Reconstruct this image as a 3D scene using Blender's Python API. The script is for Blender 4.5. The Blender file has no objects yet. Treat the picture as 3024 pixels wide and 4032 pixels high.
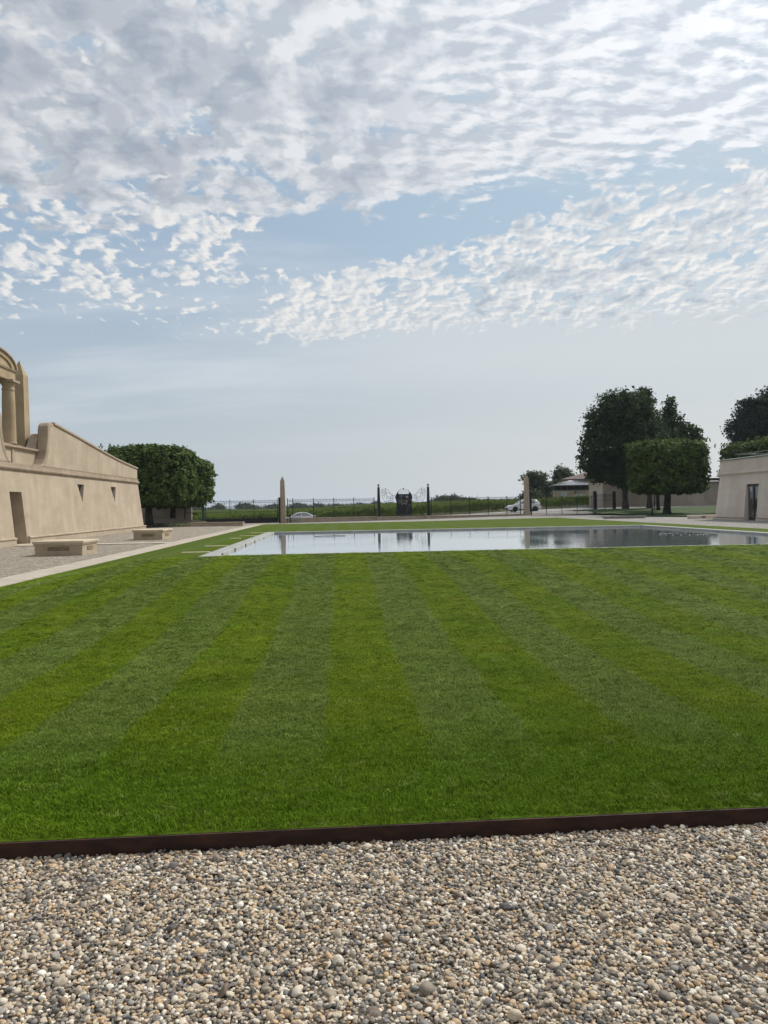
import bpy, bmesh, math, random
import numpy as np
from mathutils import Vector, Matrix
random.seed(7); rng = np.random.default_rng(11)
R = math.radians
sc = bpy.context.scene
COL = sc.collection
EYE = 1.6
SUN_AZ, SUN_EL = R(52), R(47)          # from +Y (down the garden) towards +X

# ------------------------------------------------------------------ helpers
def sm(a, b, x):
    t = np.clip((np.asarray(x, float) - a) / (b - a), 0, 1)
    return t * t * (3 - 2 * t)

class MB:
    """collects faces and becomes ONE mesh object"""
    def __init__(s): s.v = []; s.f = []; s.smooth = []
    def add(s, vs, fs, smooth=False):
        n = len(s.v); s.v += [tuple(map(float, v)) for v in vs]
        s.f += [tuple(n + i for i in f) for f in fs]; s.smooth += [smooth] * len(fs); return s
    def box(s, x0, x1, y0, y1, z0, z1):
        return s.add([(x0,y0,z0),(x1,y0,z0),(x1,y1,z0),(x0,y1,z0),(x0,y0,z1),(x1,y0,z1),(x1,y1,z1),(x0,y1,z1)],
              [(0,3,2,1),(4,5,6,7),(0,1,5,4),(1,2,6,5),(2,3,7,6),(3,0,4,7)])
    def frustum(s, cx, cy, z0, z1, a0, b0, a1, b1):
        v = []
        for z, a, b in ((z0,a0,b0),(z1,a1,b1)):
            v += [(cx-a,cy-b,z),(cx+a,cy-b,z),(cx+a,cy+b,z),(cx-a,cy+b,z)]
        return s.add(v, [(0,3,2,1),(4,5,6,7),(0,1,5,4),(1,2,6,5),(2,3,7,6),(3,0,4,7)])
    def extrude(s, poly, axis, c0, c1):
        """poly: 2-D outline, extruded along axis ('x','y','z') from c0 to c1"""
        def P(p, c):
            return {'x': (c, p[0], p[1]), 'y': (p[0], c, p[1]), 'z': (p[0], p[1], c)}[axis]
        n = len(poly); v = [P(p, c0) for p in poly] + [P(p, c1) for p in poly]
        f = [tuple(range(n)), tuple(range(2*n-1, n-1, -1))] + [(i, (i+1) % n, n+(i+1) % n, n+i) for i in range(n)]
        return s.add(v, f)
    def lathe(s, prof, cx=0, cy=0, n=16, smooth=True, axis='z', sx=1, sy=1):
        v = []
        for r, z in prof:
            for k in range(n):
                a = 2*math.pi*k/n; p = (r*math.cos(a)*sx, r*math.sin(a)*sy)
                v.append({'z': (cx+p[0], cy+p[1], z), 'y': (cx+p[0], z, cy+p[1])}[axis])
        f = []
        for i in range(len(prof)-1):
            for k in range(n):
                f.append((i*n+k, i*n+(k+1) % n, (i+1)*n+(k+1) % n, (i+1)*n+k))
        f += [tuple(range(n-1, -1, -1)), tuple((len(prof)-1)*n+k for k in range(n))]
        return s.add(v, f, smooth)
    def tube(s, pts, r, n=6, smooth=True):
        pts = [Vector(p) for p in pts]; m = len(pts)
        rs = r if hasattr(r, '__len__') else [r]*m
        v = []
        for i, p in enumerate(pts):
            d = (pts[min(i+1, m-1)] - pts[max(i-1, 0)]).normalized()
            up = Vector((0,0,1)) if abs(d.z) < .9 else Vector((0,1,0))
            a = d.cross(up).normalized(); b = d.cross(a)
            for k in range(n):
                t = 2*math.pi*k/n; v.append(tuple(p + (a*math.cos(t) + b*math.sin(t))*rs[i]))
        f = [(i*n+k, i*n+(k+1) % n, (i+1)*n+(k+1) % n, (i+1)*n+k) for i in range(m-1) for k in range(n)]
        f += [tuple(range(n-1,-1,-1)), tuple((m-1)*n+k for k in range(n))]
        return s.add(v, f, smooth)
    def sphere(s, c, r, n=10, m=6, sx=1, sy=1, sz=1):
        prof = [(max(1e-4, r*math.sin(math.pi*i/m)), -r*math.cos(math.pi*i/m)*sz + c[2]) for i in range(m+1)]
        return s.lathe(prof, c[0], c[1], n, True, 'z', sx, sy)
    def build(s, name, mat, parent=None, bevel=0, seg=2, recalc=True):
        me = bpy.data.meshes.new(name); me.from_pydata(s.v, [], s.f); me.update()
        if recalc:
            bm = bmesh.new(); bm.from_mesh(me); bmesh.ops.recalc_face_normals(bm, faces=bm.faces); bm.to_mesh(me); bm.free()
        me.polygons.foreach_set('use_smooth', s.smooth)
        me.materials.append(mat)
        o = bpy.data.objects.new(name, me); COL.objects.link(o)
        if parent: o.parent = parent
        if bevel:
            b = o.modifiers.new('bevel', 'BEVEL'); b.width = bevel; b.segments = seg; b.limit_method = 'ANGLE'; b.angle_limit = R(40)
        return o

def np_mesh(name, v, quads, mat, parent=None, smooth=False, tri=False):
    k = 3 if tri else 4
    me = bpy.data.meshes.new(name)
    me.vertices.add(len(v)); me.vertices.foreach_set('co', np.asarray(v, np.float32).ravel())
    q = np.asarray(quads, np.int32)
    me.loops.add(q.size); me.loops.foreach_set('vertex_index', q.ravel())
    me.polygons.add(len(q)); me.polygons.foreach_set('loop_start', np.arange(0, q.size, k, dtype=np.int32))
    me.update(calc_edges=True)
    if smooth: me.polygons.foreach_set('use_smooth', np.ones(len(q), bool))
    me.materials.append(mat)
    o = bpy.data.objects.new(name, me); COL.objects.link(o)
    if parent: o.parent = parent
    return o

def grid(name, xs, ys, zf, mat, keep=None, smooth=True):
    xs = np.asarray(xs, float); ys = np.asarray(ys, float)
    Xg, Yg = np.meshgrid(xs, ys); Zg = zf(Xg, Yg)
    v = np.stack([Xg.ravel(), Yg.ravel(), Zg.ravel()], 1)
    nx = len(xs); q = []
    for j in range(len(ys)-1):
        for i in range(nx-1):
            if keep is None or keep((xs[i]+xs[i+1])/2, (ys[j]+ys[j+1])/2):
                q.append((j*nx+i, j*nx+i+1, (j+1)*nx+i+1, (j+1)*nx+i))
    return np_mesh(name, v, q, mat, smooth=smooth)

def tag(o, label, cat, group=None):
    o['label'] = label; o['category'] = cat
    if group: o['group'] = group
    return o
def thing(name, label, cat, loc=(0,0,0), rz=0, group=None):
    o = bpy.data.objects.new(name, None); COL.objects.link(o); o.empty_display_size = .2
    o.location = loc; o.rotation_euler = (0, 0, rz)
    return tag(o, label, cat, group)
def structure(o): o['kind'] = 'structure'; return o
def stuff(o, label=None, cat=None):
    o['kind'] = 'stuff'
    if label: o['label'] = label
    if cat: o['category'] = cat
    return o

# ------------------------------------------------------------------ node maths
class S:
    def __init__(s, nt, sock): s.nt = nt; s.k = sock
    def m(s, op, b=None, c=None):
        n = s.nt.nodes.new('ShaderNodeMath'); n.operation = op
        for i, q in enumerate((s, b, c)):
            if q is None: continue
            if isinstance(q, S): s.nt.links.new(q.k, n.inputs[i])
            else: n.inputs[i].default_value = q
        return S(s.nt, n.outputs[0])
    def __add__(s, b): return s.m('ADD', b)
    __radd__ = __add__
    def __sub__(s, b): return s.m('SUBTRACT', b)
    def __rsub__(s, b): return (s * -1) + b
    def __mul__(s, b): return s.m('MULTIPLY', b)
    __rmul__ = __mul__
    def __truediv__(s, b): return s.m('DIVIDE', b)
    def clamp(s): return s.m('MAXIMUM', 0.).m('MINIMUM', 1.)
    def sm(s, a, b):
        n = s.nt.nodes.new('ShaderNodeMapRange'); n.interpolation_type = 'SMOOTHSTEP'
        s.nt.links.new(s.k, n.inputs[0])
        for i, q in ((1, a), (2, b)):
            if isinstance(q, S): s.nt.links.new(q.k, n.inputs[i])
            else: n.inputs[i].default_value = q
        return S(s.nt, n.outputs[0])
def vec(nt, x, y, z=0.):
    n = nt.nodes.new('ShaderNodeCombineXYZ')
    for i, q in enumerate((x, y, z)):
        if isinstance(q, S): nt.links.new(q.k, n.inputs[i])
        else: n.inputs[i].default_value = q
    return n.outputs[0]
def noise(nt, v, scale, detail=4, rough=.5, dist=0., lac=2.):
    n = nt.nodes.new('ShaderNodeTexNoise'); n.inputs['Scale'].default_value = scale
    n.inputs['Detail'].default_value = detail; n.inputs['Roughness'].default_value = rough
    n.inputs['Distortion'].default_value = dist; n.inputs['Lacunarity'].default_value = lac
    if v is not None: nt.links.new(v, n.inputs['Vector'])
    return S(nt, n.outputs[0])
def mixc(nt, fac, a, b):
    n = nt.nodes.new('ShaderNodeMix'); n.data_type = 'RGBA'
    for i, q in ((0, fac), (6, a), (7, b)):
        if isinstance(q, S): nt.links.new(q.k, n.inputs[i])
        elif hasattr(q, 'is_linked'): nt.links.new(q, n.inputs[i])
        elif i == 0: n.inputs[0].default_value = q
        else: n.inputs[i].default_value = (*q, 1)
    return n.outputs[2]
def scalev(nt, v, sx, sy, sz):
    n = nt.nodes.new('ShaderNodeVectorMath'); n.operation = 'MULTIPLY'
    nt.links.new(v, n.inputs[0]); n.inputs[1].default_value = (sx, sy, sz); return n.outputs[0]
def newmat(name, color=(.5,.5,.5), rough=.8, metal=0., spec=.5):
    m = bpy.data.materials.new(name); m.use_nodes = True
    p = m.node_tree.nodes['Principled BSDF']
    p.inputs['Base Color'].default_value = (*color, 1); p.inputs['Roughness'].default_value = rough
    p.inputs['Metallic'].default_value = metal; p.inputs['Specular IOR Level'].default_value = spec
    return m, m.node_tree, p
def objco(nt): return nt.nodes.new('ShaderNodeTexCoord').outputs['Object']
def pos(nt): return nt.nodes.new('ShaderNodeNewGeometry').outputs['Position']
def bump(nt, p, h, strength, dist):
    b = nt.nodes.new('ShaderNodeBump'); b.inputs['Strength'].default_value = strength; b.inputs['Distance'].default_value = dist
    nt.links.new(h.k, b.inputs['Height']); nt.links.new(b.outputs[0], p.inputs['Normal'])

def mottled(name, c0, c1, scale=2., rough=.85, bumps=(40, .3, .004), metal=0., spec=.3, sz=1., detail=5):
    """a surface that varies between two colours"""
    m, nt, p = newmat(name, c0, rough, metal, spec)
    v = scalev(nt, pos(nt), 1, 1, sz)
    f = noise(nt, v, scale, detail, .6).sm(.3, .7)
    nt.links.new(mixc(nt, f, c0, c1), p.inputs['Base Color'])
    if bumps: bump(nt, p, noise(nt, pos(nt), bumps[0], 4, .6), bumps[1], bumps[2])
    return m

def stucco(name, base, dark, pale):
    m, nt, p = newmat(name, base, .92, 0, .2)
    P = pos(nt)
    streak = noise(nt, scalev(nt, P, 1., .8, .14), 1.8, 7, .62).sm(.40, .66)     # run-off streaks down the wall
    cloud = noise(nt, scalev(nt, P, 1, .45, .9), 1.1, 8, .66).sm(.40, .66)
    fine = noise(nt, P, 9, 4, .6).sm(.3, .7)
    c = mixc(nt, streak * .75, base, pale)
    c = mixc(nt, cloud * .55, c, dark)
    c = mixc(nt, fine * .18, c, dark)
    nt.links.new(c, p.inputs['Base Color'])
    bump(nt, p, noise(nt, P, 60, 5, .7), .35, .006)
    return m

def blockstone(name, base, dark, bw=.8, bh=.25):
    m, nt, p = newmat(name, base, .85, 0, .25)
    oc = objco(nt)
    sx = nt.nodes.new('ShaderNodeSeparateXYZ'); nt.links.new(oc, sx.inputs[0])
    x, y, z = (S(nt, sx.outputs[i]) for i in range(3))
    br = nt.nodes.new('ShaderNodeTexBrick'); nt.links.new(vec(nt, x + y, z + .02), br.inputs['Vector'])
    br.inputs['Scale'].default_value = 1; br.inputs['Brick Width'].default_value = bw; br.inputs['Row Height'].default_value = bh
    br.inputs['Mortar Size'].default_value = .006; br.inputs['Mortar Smooth'].default_value = .3
    c = mixc(nt, noise(nt, pos(nt), 2.2, 6, .65).sm(.3, .7), base, dark)
    c = mixc(nt, noise(nt, pos(nt), 25, 3, .6).sm(.4, .8) * .3, c, dark)
    c = mixc(nt, S(nt, br.outputs['Fac']) * .55, c, tuple(a*.6 for a in dark))
    nt.links.new(c, p.inputs['Base Color'])
    bump(nt, p, noise(nt, pos(nt), 50, 5, .7) - S(nt, br.outputs['Fac']), .3, .006)
    return m

M = {}
M['wall'] = stucco('lime_render', (.40,.325,.24), (.315,.25,.18), (.475,.398,.303))
M['wall_r'] = stucco('lime_render_grey', (.60,.52,.45), (.50,.425,.365), (.68,.60,.53))
M['trim'] = mottled('dressed_limestone', (.36,.285,.205), (.27,.21,.148), 1.6, .85, (45,.3,.005))
M['ochre'] = mottled('ochre_limestone', (.37,.285,.175), (.29,.22,.135), 1.2, .9, (50,.3,.005))
M['stone'] = blockstone('pale_block_limestone', (.43,.35,.25), (.34,.27,.19))
M['wall_s'] = stucco('plain_lime_render', (.37,.315,.26), (.31,.26,.21), (.42,.365,.31))
M['slab'] = mottled('pale_slab', (.52,.44,.32), (.44,.365,.26), 1.5, .8, (60,.2,.003))
M['pedestal'] = blockstone('boundary_limestone', (.40,.33,.25), (.32,.26,.19), 1.1, .5)
M['pinkstone'] = blockstone('rose_limestone', (.41,.325,.245), (.33,.26,.195), 12., .92)
M['concrete'] = mottled('grey_concrete', (.30,.29,.265), (.22,.21,.19), 2, .85, (60,.3,.004))
M['coping'] = blockstone('pool_coping', (.33,.33,.305), (.25,.25,.235), 1.2, 5.)
M['basin'] = mottled('pool_lining', (.10,.125,.13), (.075,.095,.1), 1.5, .6, None)
M['iron'] = mottled('black_iron', (.010,.010,.012), (.016,.015,.016), 6, .5, None, .3, .4)
M['picket'] = mottled('weathered_iron', (.055,.05,.042), (.035,.03,.026), 6, .5, None, .4, .4)
M['bluegrey'] = mottled('blue_grey_steel', (.06,.075,.10), (.045,.055,.075), 6, .5, None, .2, .4)
M['silver'] = mottled('silver_paint', (.30,.30,.32), (.22,.22,.24), 8, .4, None, .5)
M['gold'] = mottled('pale_gold_paint', (.34,.31,.18), (.27,.24,.14), 8, .4, None, .4)
M['white'] = mottled('white_paint', (.78,.78,.76), (.7,.7,.68), 5, .5, None)
M['plum'] = mottled('plum_paint', (.05,.008,.03), (.035,.005,.02), 5, .4, None)
M['zinc'] = mottled('zinc_sheet', (.21,.225,.235), (.16,.17,.18), 2, .45, (20,.1,.004), .5)
M['zincdark'] = mottled('dark_zinc_sheet', (.09,.10,.11), (.07,.075,.085), 2, .5, None, .3)
M['timber'] = mottled('brown_timber', (.055,.04,.03), (.08,.06,.045), 5, .6, (60,.2,.003), sz=.1)
M['bronze'] = mottled('bronze_frame', (.045,.036,.03), (.06,.05,.04), 5, .4, None, .3)
M['vent'] = mottled('louvre', (.33,.26,.17), (.26,.20,.13), 6, .8, None)
M['dark'] = mottled('dark_recess', (.02,.018,.016), (.03,.027,.024), 5, .9, None)
m_, nt_, p_ = newmat('window_glass', (.015,.018,.02), .03, 0, .8); p_.inputs['IOR'].default_value = 2.1; M['glass'] = m_
M['door_white'] = mottled('pale_grey_door', (.42,.44,.47), (.38,.4,.42), 5, .5, None)
M['tyre'] = mottled('tyre_rubber', (.012,.012,.012), (.02,.02,.02), 20, .85, None)
M['rim'] = mottled('alloy_rim', (.25,.25,.26), (.18,.18,.19), 10, .35, None, .8)
m_, nt_, p_ = newmat('white_car_paint', (.74,.75,.77), .25); p_.inputs['Coat Weight'].default_value = .6; M['paint'] = m_
M['plastic'] = mottled('black_plastic', (.015,.015,.016), (.022,.022,.023), 20, .6, None)
M['lampred'] = newmat('red_lens', (.32,.012,.012), .15)[0]
M['lampclear'] = newmat('clear_lens', (.55,.57,.58), .1)[0]
M['bark'] = mottled('dark_bark', (.028,.023,.019), (.05,.043,.035), 5, .95, (18,.8,.03), sz=.35)
M['plane_bark'] = mottled('lichen_bark', (.045,.04,.034), (.13,.125,.105), 5, .95, (18,.6,.02), sz=.6)

# roof tiles
m_, nt, p = newmat('clay_tiles', (.24,.15,.10), .85)
P = pos(nt); w = nt.nodes.new('ShaderNodeTexWave'); w.inputs['Scale'].default_value = 2.2; w.bands_direction = 'X'; nt.links.new(P, w.inputs['Vector'])
nt.links.new(mixc(nt, noise(nt, P, 3, 5, .7).sm(.3,.7), (.085,.062,.048), (.15,.105,.078)), p.inputs['Base Color']); bump(nt, p, S(nt, w.outputs['Fac']), .8, .05)
M['tiles'] = m_
# weathering-steel edging
m_, nt, p = newmat('weathered_steel', (.05,.02,.012), .75, .1, .3)
P = pos(nt); f = noise(nt, scalev(nt, P, 1, 1, 2.5), 7, 7, .65).sm(.35,.68)
nt.links.new(mixc(nt, f, (.026,.0125,.009), (.056,.024,.014)), p.inputs['Base Color']); bump(nt, p, noise(nt, P, 120, 4, .6), .3, .002)
M['steel'] = m_
# gravel (distant), a sheet of small stones
def gravel(name, a, b, c):
    m, nt, p = newmat(name, a, .95, 0, .2)
    P = pos(nt)
    vo = nt.nodes.new('ShaderNodeTexVoronoi'); vo.inputs['Scale'].default_value = 26; nt.links.new(P, vo.inputs['Vector'])
    v2 = nt.nodes.new('ShaderNodeTexVoronoi'); v2.inputs['Scale'].default_value = 7; nt.links.new(P, v2.inputs['Vector'])
    sep = nt.nodes.new('ShaderNodeSeparateColor'); nt.links.new(vo.outputs['Color'], sep.inputs[0])
    k = S(nt, sep.outputs[0])
    col = mixc(nt, k.sm(.15, .9), b, a)
    col = mixc(nt, S(nt, sep.outputs[1]).sm(.7,.95) * .7, col, c)
    clump = noise(nt, P, 5.5, 6, .78).sm(.42, .60)
    col = mixc(nt, clump * .75, col, tuple(q*.72 for q in b))
    nt.links.new(col, p.inputs['Base Color'])
    bump(nt, p, S(nt, vo.outputs['Distance']) * -1 + noise(nt, P, 5.5, 5, .75) * 3.5, 1., .06)
    return m
M['gravel'] = gravel('gravel', (.60,.53,.43), (.31,.265,.205), (.74,.68,.58))
M['gravel_pale'] = gravel('pale_gravel', (.52,.49,.45), (.36,.335,.30), (.64,.61,.56))
M['sand'] = mottled('compacted_sand', (.41,.36,.295), (.335,.29,.235), 1.5, .95, (70,.5,.006))
M['soil'] = mottled('dark_soil', (.05,.042,.032), (.075,.065,.05), 4, .98, (25,.6,.01))
M['road'] = mottled('pale_road', (.33,.32,.30), (.27,.26,.24), .6, .95, (50,.4,.006))
M['field'] = mottled('field_ground', (.085,.10,.04), (.13,.115,.06), .08, .98, None, detail=8)
M['verge'] = mottled('verge_grass', (.06,.09,.025), (.11,.115,.05), 1.2, .98, (20,.8,.03))
M['hill'] = mottled('wooded_hill', (.035,.05,.03), (.055,.07,.04), .004, 1., None, detail=8)

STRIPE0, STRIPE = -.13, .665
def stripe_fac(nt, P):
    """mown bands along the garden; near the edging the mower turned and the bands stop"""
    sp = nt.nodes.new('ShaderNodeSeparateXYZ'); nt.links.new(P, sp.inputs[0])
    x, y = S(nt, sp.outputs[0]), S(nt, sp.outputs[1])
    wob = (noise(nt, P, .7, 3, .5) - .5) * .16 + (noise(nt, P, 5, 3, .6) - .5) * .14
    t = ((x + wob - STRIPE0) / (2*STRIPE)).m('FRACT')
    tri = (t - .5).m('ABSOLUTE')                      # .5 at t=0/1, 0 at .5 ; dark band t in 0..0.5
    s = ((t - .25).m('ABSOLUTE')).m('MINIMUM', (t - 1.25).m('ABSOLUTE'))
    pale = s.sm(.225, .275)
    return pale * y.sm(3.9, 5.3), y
def grass_mat(name, blade):
    m, nt, p = newmat(name, (.06,.1,.01), .7 if blade else .95, 0, .06)
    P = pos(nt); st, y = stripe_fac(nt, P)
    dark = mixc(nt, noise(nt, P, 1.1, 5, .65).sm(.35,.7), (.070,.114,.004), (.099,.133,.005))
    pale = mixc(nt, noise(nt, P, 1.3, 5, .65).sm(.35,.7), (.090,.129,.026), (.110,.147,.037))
    col = mixc(nt, st * .72, dark, pale)  # mown bands: sky sheen of the leaning blades is put into the colour
    col = mixc(nt, (1 - y.sm(4.0, 6.2)) * .6, col, (.056,.108,.005))     # the unstriped turning strip, a darker green
    col = mixc(nt, noise(nt, P, .35, 4, .6).sm(.62,.78) * .4, col, (.15,.16,.03))     # worn, yellower patches
    scuff = noise(nt, scalev(nt, P, .45, 1.7, 1), 1.5, 6, .68)
    sv = nt.nodes.new('ShaderNodeVectorMath'); sv.operation = 'SCALE'; nt.links.new(col, sv.inputs[0]); nt.links.new((scuff*.9 + .63).k, sv.inputs['Scale']); col = sv.outputs[0]
    if blade:
        oi = nt.nodes.new('ShaderNodeObjectInfo'); rnd = S(nt, oi.outputs['Random'])
        sc_n = nt.nodes.new('ShaderNodeVectorMath'); sc_n.operation = 'SCALE'; nt.links.new(col, sc_n.inputs[0]); nt.links.new((rnd*.5 + 1.2).k, sc_n.inputs['Scale']); col = sc_n.outputs[0]
        col = mixc(nt, rnd.sm(.95,.99) * .5, col, (.30,.30,.11))
    else:
        dk = nt.nodes.new('ShaderNodeVectorMath'); dk.operation = 'SCALE'; dk.inputs['Scale'].default_value = .78; nt.links.new(col, dk.inputs[0]); col = dk.outputs[0]   # bare turf darkened in place of the blades' self-shadow
        fine = noise(nt, scalev(nt, P, 1, .6, 1), 38, 5, .75).sm(.3,.7)
        col = mixc(nt, fine * .45, col, (.034,.056,.006))
        bump(nt, p, noise(nt, P, 45, 4, .7), .6, .015)
    nt.links.new(col, p.inputs['Base Color'])
    return m
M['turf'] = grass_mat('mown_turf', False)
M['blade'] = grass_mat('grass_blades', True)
M['bedgrass'] = mottled('shaded_bed_grass', (.028,.055,.012), (.05,.08,.018), 1.5, .95, (40,.8,.03))  # the trees' shade is put into this dark green

def leafmat(name, a, b, tip, trans=.25):
    m, nt, p = newmat(name, a, .75, 0, .12)
    P = pos(nt)
    col = mixc(nt, noise(nt, P, 1.2, 5, .7).sm(.3,.7), a, b)
    col = mixc(nt, noise(nt, P, 7, 2, .6).sm(.5,.8) * .6, col, tip)
    nt.links.new(col, p.inputs['Base Color'])
    tr = nt.nodes.new('ShaderNodeBsdfTranslucent'); nt.links.new(col, tr.inputs[0])
    mx = nt.nodes.new('ShaderNodeMixShader'); mx.inputs[0].default_value = trans
    out = nt.nodes['Material Output']
    nt.links.new(p.outputs[0], mx.inputs[1]); nt.links.new(tr.outputs[0], mx.inputs[2]); nt.links.new(mx.outputs[0], out.inputs[0])
    return m
M['lime_leaf'] = leafmat('lime_leaves', (.046,.082,.019), (.098,.146,.034), (.19,.235,.075))
M['maple_leaf'] = leafmat('maple_leaves', (.028,.052,.020), (.050,.080,.030), (.085,.12,.045), .35)
M['dark_leaf'] = leafmat('dark_leaves', (.018,.034,.022), (.034,.052,.032), (.05,.075,.045))
M['far_leaf'] = leafmat('far_leaves', (.04,.06,.027), (.068,.095,.04), (.10,.135,.06), .35)
M['vine_leaf'] = leafmat('vine_leaves', (.105,.16,.026), (.16,.22,.04), (.23,.29,.07), .35)
M['cover_leaf'] = leafmat('ground_cover_leaves', (.10,.12,.05), (.2,.22,.12), (.4,.42,.28))

# water
m_, nt, p = newmat('pool_water', (.36,.43,.45), .01, 0, .5)
p.inputs['IOR'].default_value = 1.33
P = pos(nt)
h = noise(nt, scalev(nt, P, 1, 2.2, 1), 1.6, 4, .55) + noise(nt, scalev(nt, P, 1, 1.8, 1), 6.5, 3, .5) * .25
calm = noise(nt, P, .16, 3, .5).sm(.42,.62)
bump(nt, p, h * (calm * .8 + .3), .07, .05)
gl = nt.nodes.new('ShaderNodeBsdfGlossy'); gl.inputs['Roughness'].default_value = .01; gl.inputs['Color'].default_value = (.97,.985,1,1)
nt.links.new(p.inputs['Normal'].links[0].from_socket, gl.inputs['Normal'])
mx = nt.nodes.new('ShaderNodeMixShader'); mx.inputs[0].default_value = .66
nt.links.new(p.outputs[0], mx.inputs[1]); nt.links.new(gl.outputs[0], mx.inputs[2]); nt.links.new(mx.outputs[0], nt.nodes['Material Output'].inputs[0])
M['water'] = m_

# ------------------------------------------------------------------ terrain
def z_court(X, Y):
    return sm(4, 14, Y)*(.11 + .12*sm(5, 25, X)) + sm(64, 76, Y)*(-.07 + .10*sm(-6, 20, X))
def z_far(X, Y):
    return np.clip(-.5 + .039*(np.asarray(X, float) + 5), -1.2, .95) + .0012*np.clip(np.asarray(Y, float) - 100, 0, 350)
def z_ground(X, Y):
    b = sm(82, 90, Y); return z_court(X, Y)*(1-b) + z_far(X, Y)*b
def z_lawn(X, Y):
    base = np.maximum(.082, z_court(X, Y) + .03)
    pl = sm(8, 17.2, Y)*(1-sm(42, 60, Y))*sm(-6.65, -4.2, X)*(1-sm(15.3, 18.8, X))
    crest = .455 + .018*sm(15.5, 18.3, Y)*(1-sm(18.5, 18.9, Y))*sm(-3.4, -2.4, X)      # the turf swells a little before the front coping
    return base*(1-pl) + crest*pl

far_y = [-60,-20,0,40,80,84,88,92,96,100,110,120,150,200,300,400,450,600,900,1500,2500,4000,7000]
far_x = [-7000,-3000,-1200,-600,-300,-200,-150,-100,-70,-50,-40,-30,-20,-10,0,10,20,30,40,50,60,80,110,150,220,350,700,1500,3500,7000]
def z_base(X, Y):
    z = z_ground(X, Y) - .004 - .3*(1-sm(84, 88, Y))
    return z*(1-sm(450, 1500, Y)) - 6*sm(600, 2500, Y)
structure(grid('ground', far_x, far_y, z_base, M['field']))
gy = np.concatenate([np.arange(-12, 90, 1.0), [90]])
structure(grid('gravel_court', np.arange(-42, 62.1, 1.0), gy, z_ground, M['gravel'],
               keep=lambda x, y: not (-6 < x < 18.5 and 5 < y < 66)))
structure(grid('pale_gravel_apron', np.arange(19.35, 46, 1.0), np.arange(30, 84.1, 1.0), lambda X, Y: z_ground(X, Y)+.012, M['gravel_pale']))
structure(grid('gate_apron', np.arange(-5, 40, 1.0), np.arange(68.1, 88, .9), lambda X, Y: z_ground(X, Y)+.02, M['gravel_pale']))
structure(grid('path', np.linspace(-7.58, -6.66, 3), np.arange(4, 70, 1.0), lambda X, Y: z_court(X, Y)+.016, M['sand']))
structure(grid('door_path', np.linspace(-14.1, -7.585, 8), np.linspace(33.9, 35.1, 3), lambda X, Y: z_court(X, Y)+.022, M['sand']))
structure(grid('road', np.arange(-80, 80.1, 2.0), np.linspace(87, 97, 6), lambda X, Y: z_ground(X, Y)+.02, M['road']))
structure(grid('verge', np.arange(-80, 80.1, 2.0), np.linspace(97, 99.5, 3), lambda X, Y: z_ground(X, Y)+.03, M['verge']))

# pool numbers
PX0, PX1, PY0, PY1, CW = -3.40, 14.50, 18.50, 35.85, .36
ix0, ix1, iy0, iy1 = PX0+CW, PX1-CW, PY0+CW, PY1-CW
LX0, LX1, LY0, LY1 = -6.64, 19.3, 3.70, 68.0
lx = np.unique(np.round(np.concatenate([np.arange(LX0, LX1, .42), [LX1, PX0, PX1]]), 3))
ly = np.unique(np.round(np.concatenate([np.arange(LY0, LY1, .42), [LY1, PY0, PY1]]), 3))
def in_pool(x, y): return PX0 < x < PX1 and PY0 < y < PY1
front = lambda X: 3.628 + .013*np.asarray(X, float)                # line of the steel edging
def lawn_xy():
    Xg, Yg = np.meshgrid(lx, ly)
    Yg = np.where(Yg == ly[0], front(Xg)+.015, Yg)
    return Xg, Yg
Xg, Yg = lawn_xy(); nx = len(lx)
q = [(j*nx+i, j*nx+i+1, (j+1)*nx+i+1, (j+1)*nx+i) for j in range(len(ly)-1) for i in range(nx-1)
     if not in_pool((lx[i]+lx[i+1])/2, (ly[j]+ly[j+1])/2)]
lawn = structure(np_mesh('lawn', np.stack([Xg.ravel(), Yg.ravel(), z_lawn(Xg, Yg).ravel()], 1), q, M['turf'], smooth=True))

# far hills on the horizon
def ridge(name, y, h, seed, half):
    r = np.random.default_rng(seed); xs = np.linspace(-half, half, 140)
    ph = r.uniform(0, 6.28, 6); z = sum(a*np.sin(xs/half*f*3.1+p) for a, f, p in zip((1,.7,.5,.3,.2,.15), (1.3,2.7,5,9,17,31), ph))
    z = h*(1+.28*z)
    v = [(x, y, -20) for x in xs] + [(x, y+300, zz) for x, zz in zip(xs, z)] + [(x, y+1600, -20) for x in xs]
    n = len(xs); f = [(k*n+i, k*n+i+1, (k+1)*n+i+1, (k+1)*n+i) for k in range(2) for i in range(n-1)]
    return structure(np_mesh(name, v, f, M['hill'], smooth=True))
ridge('hills', 4300, 7, 3, 3600)
ridge('distant_hills', 5200, 16, 8, 4200)

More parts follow.
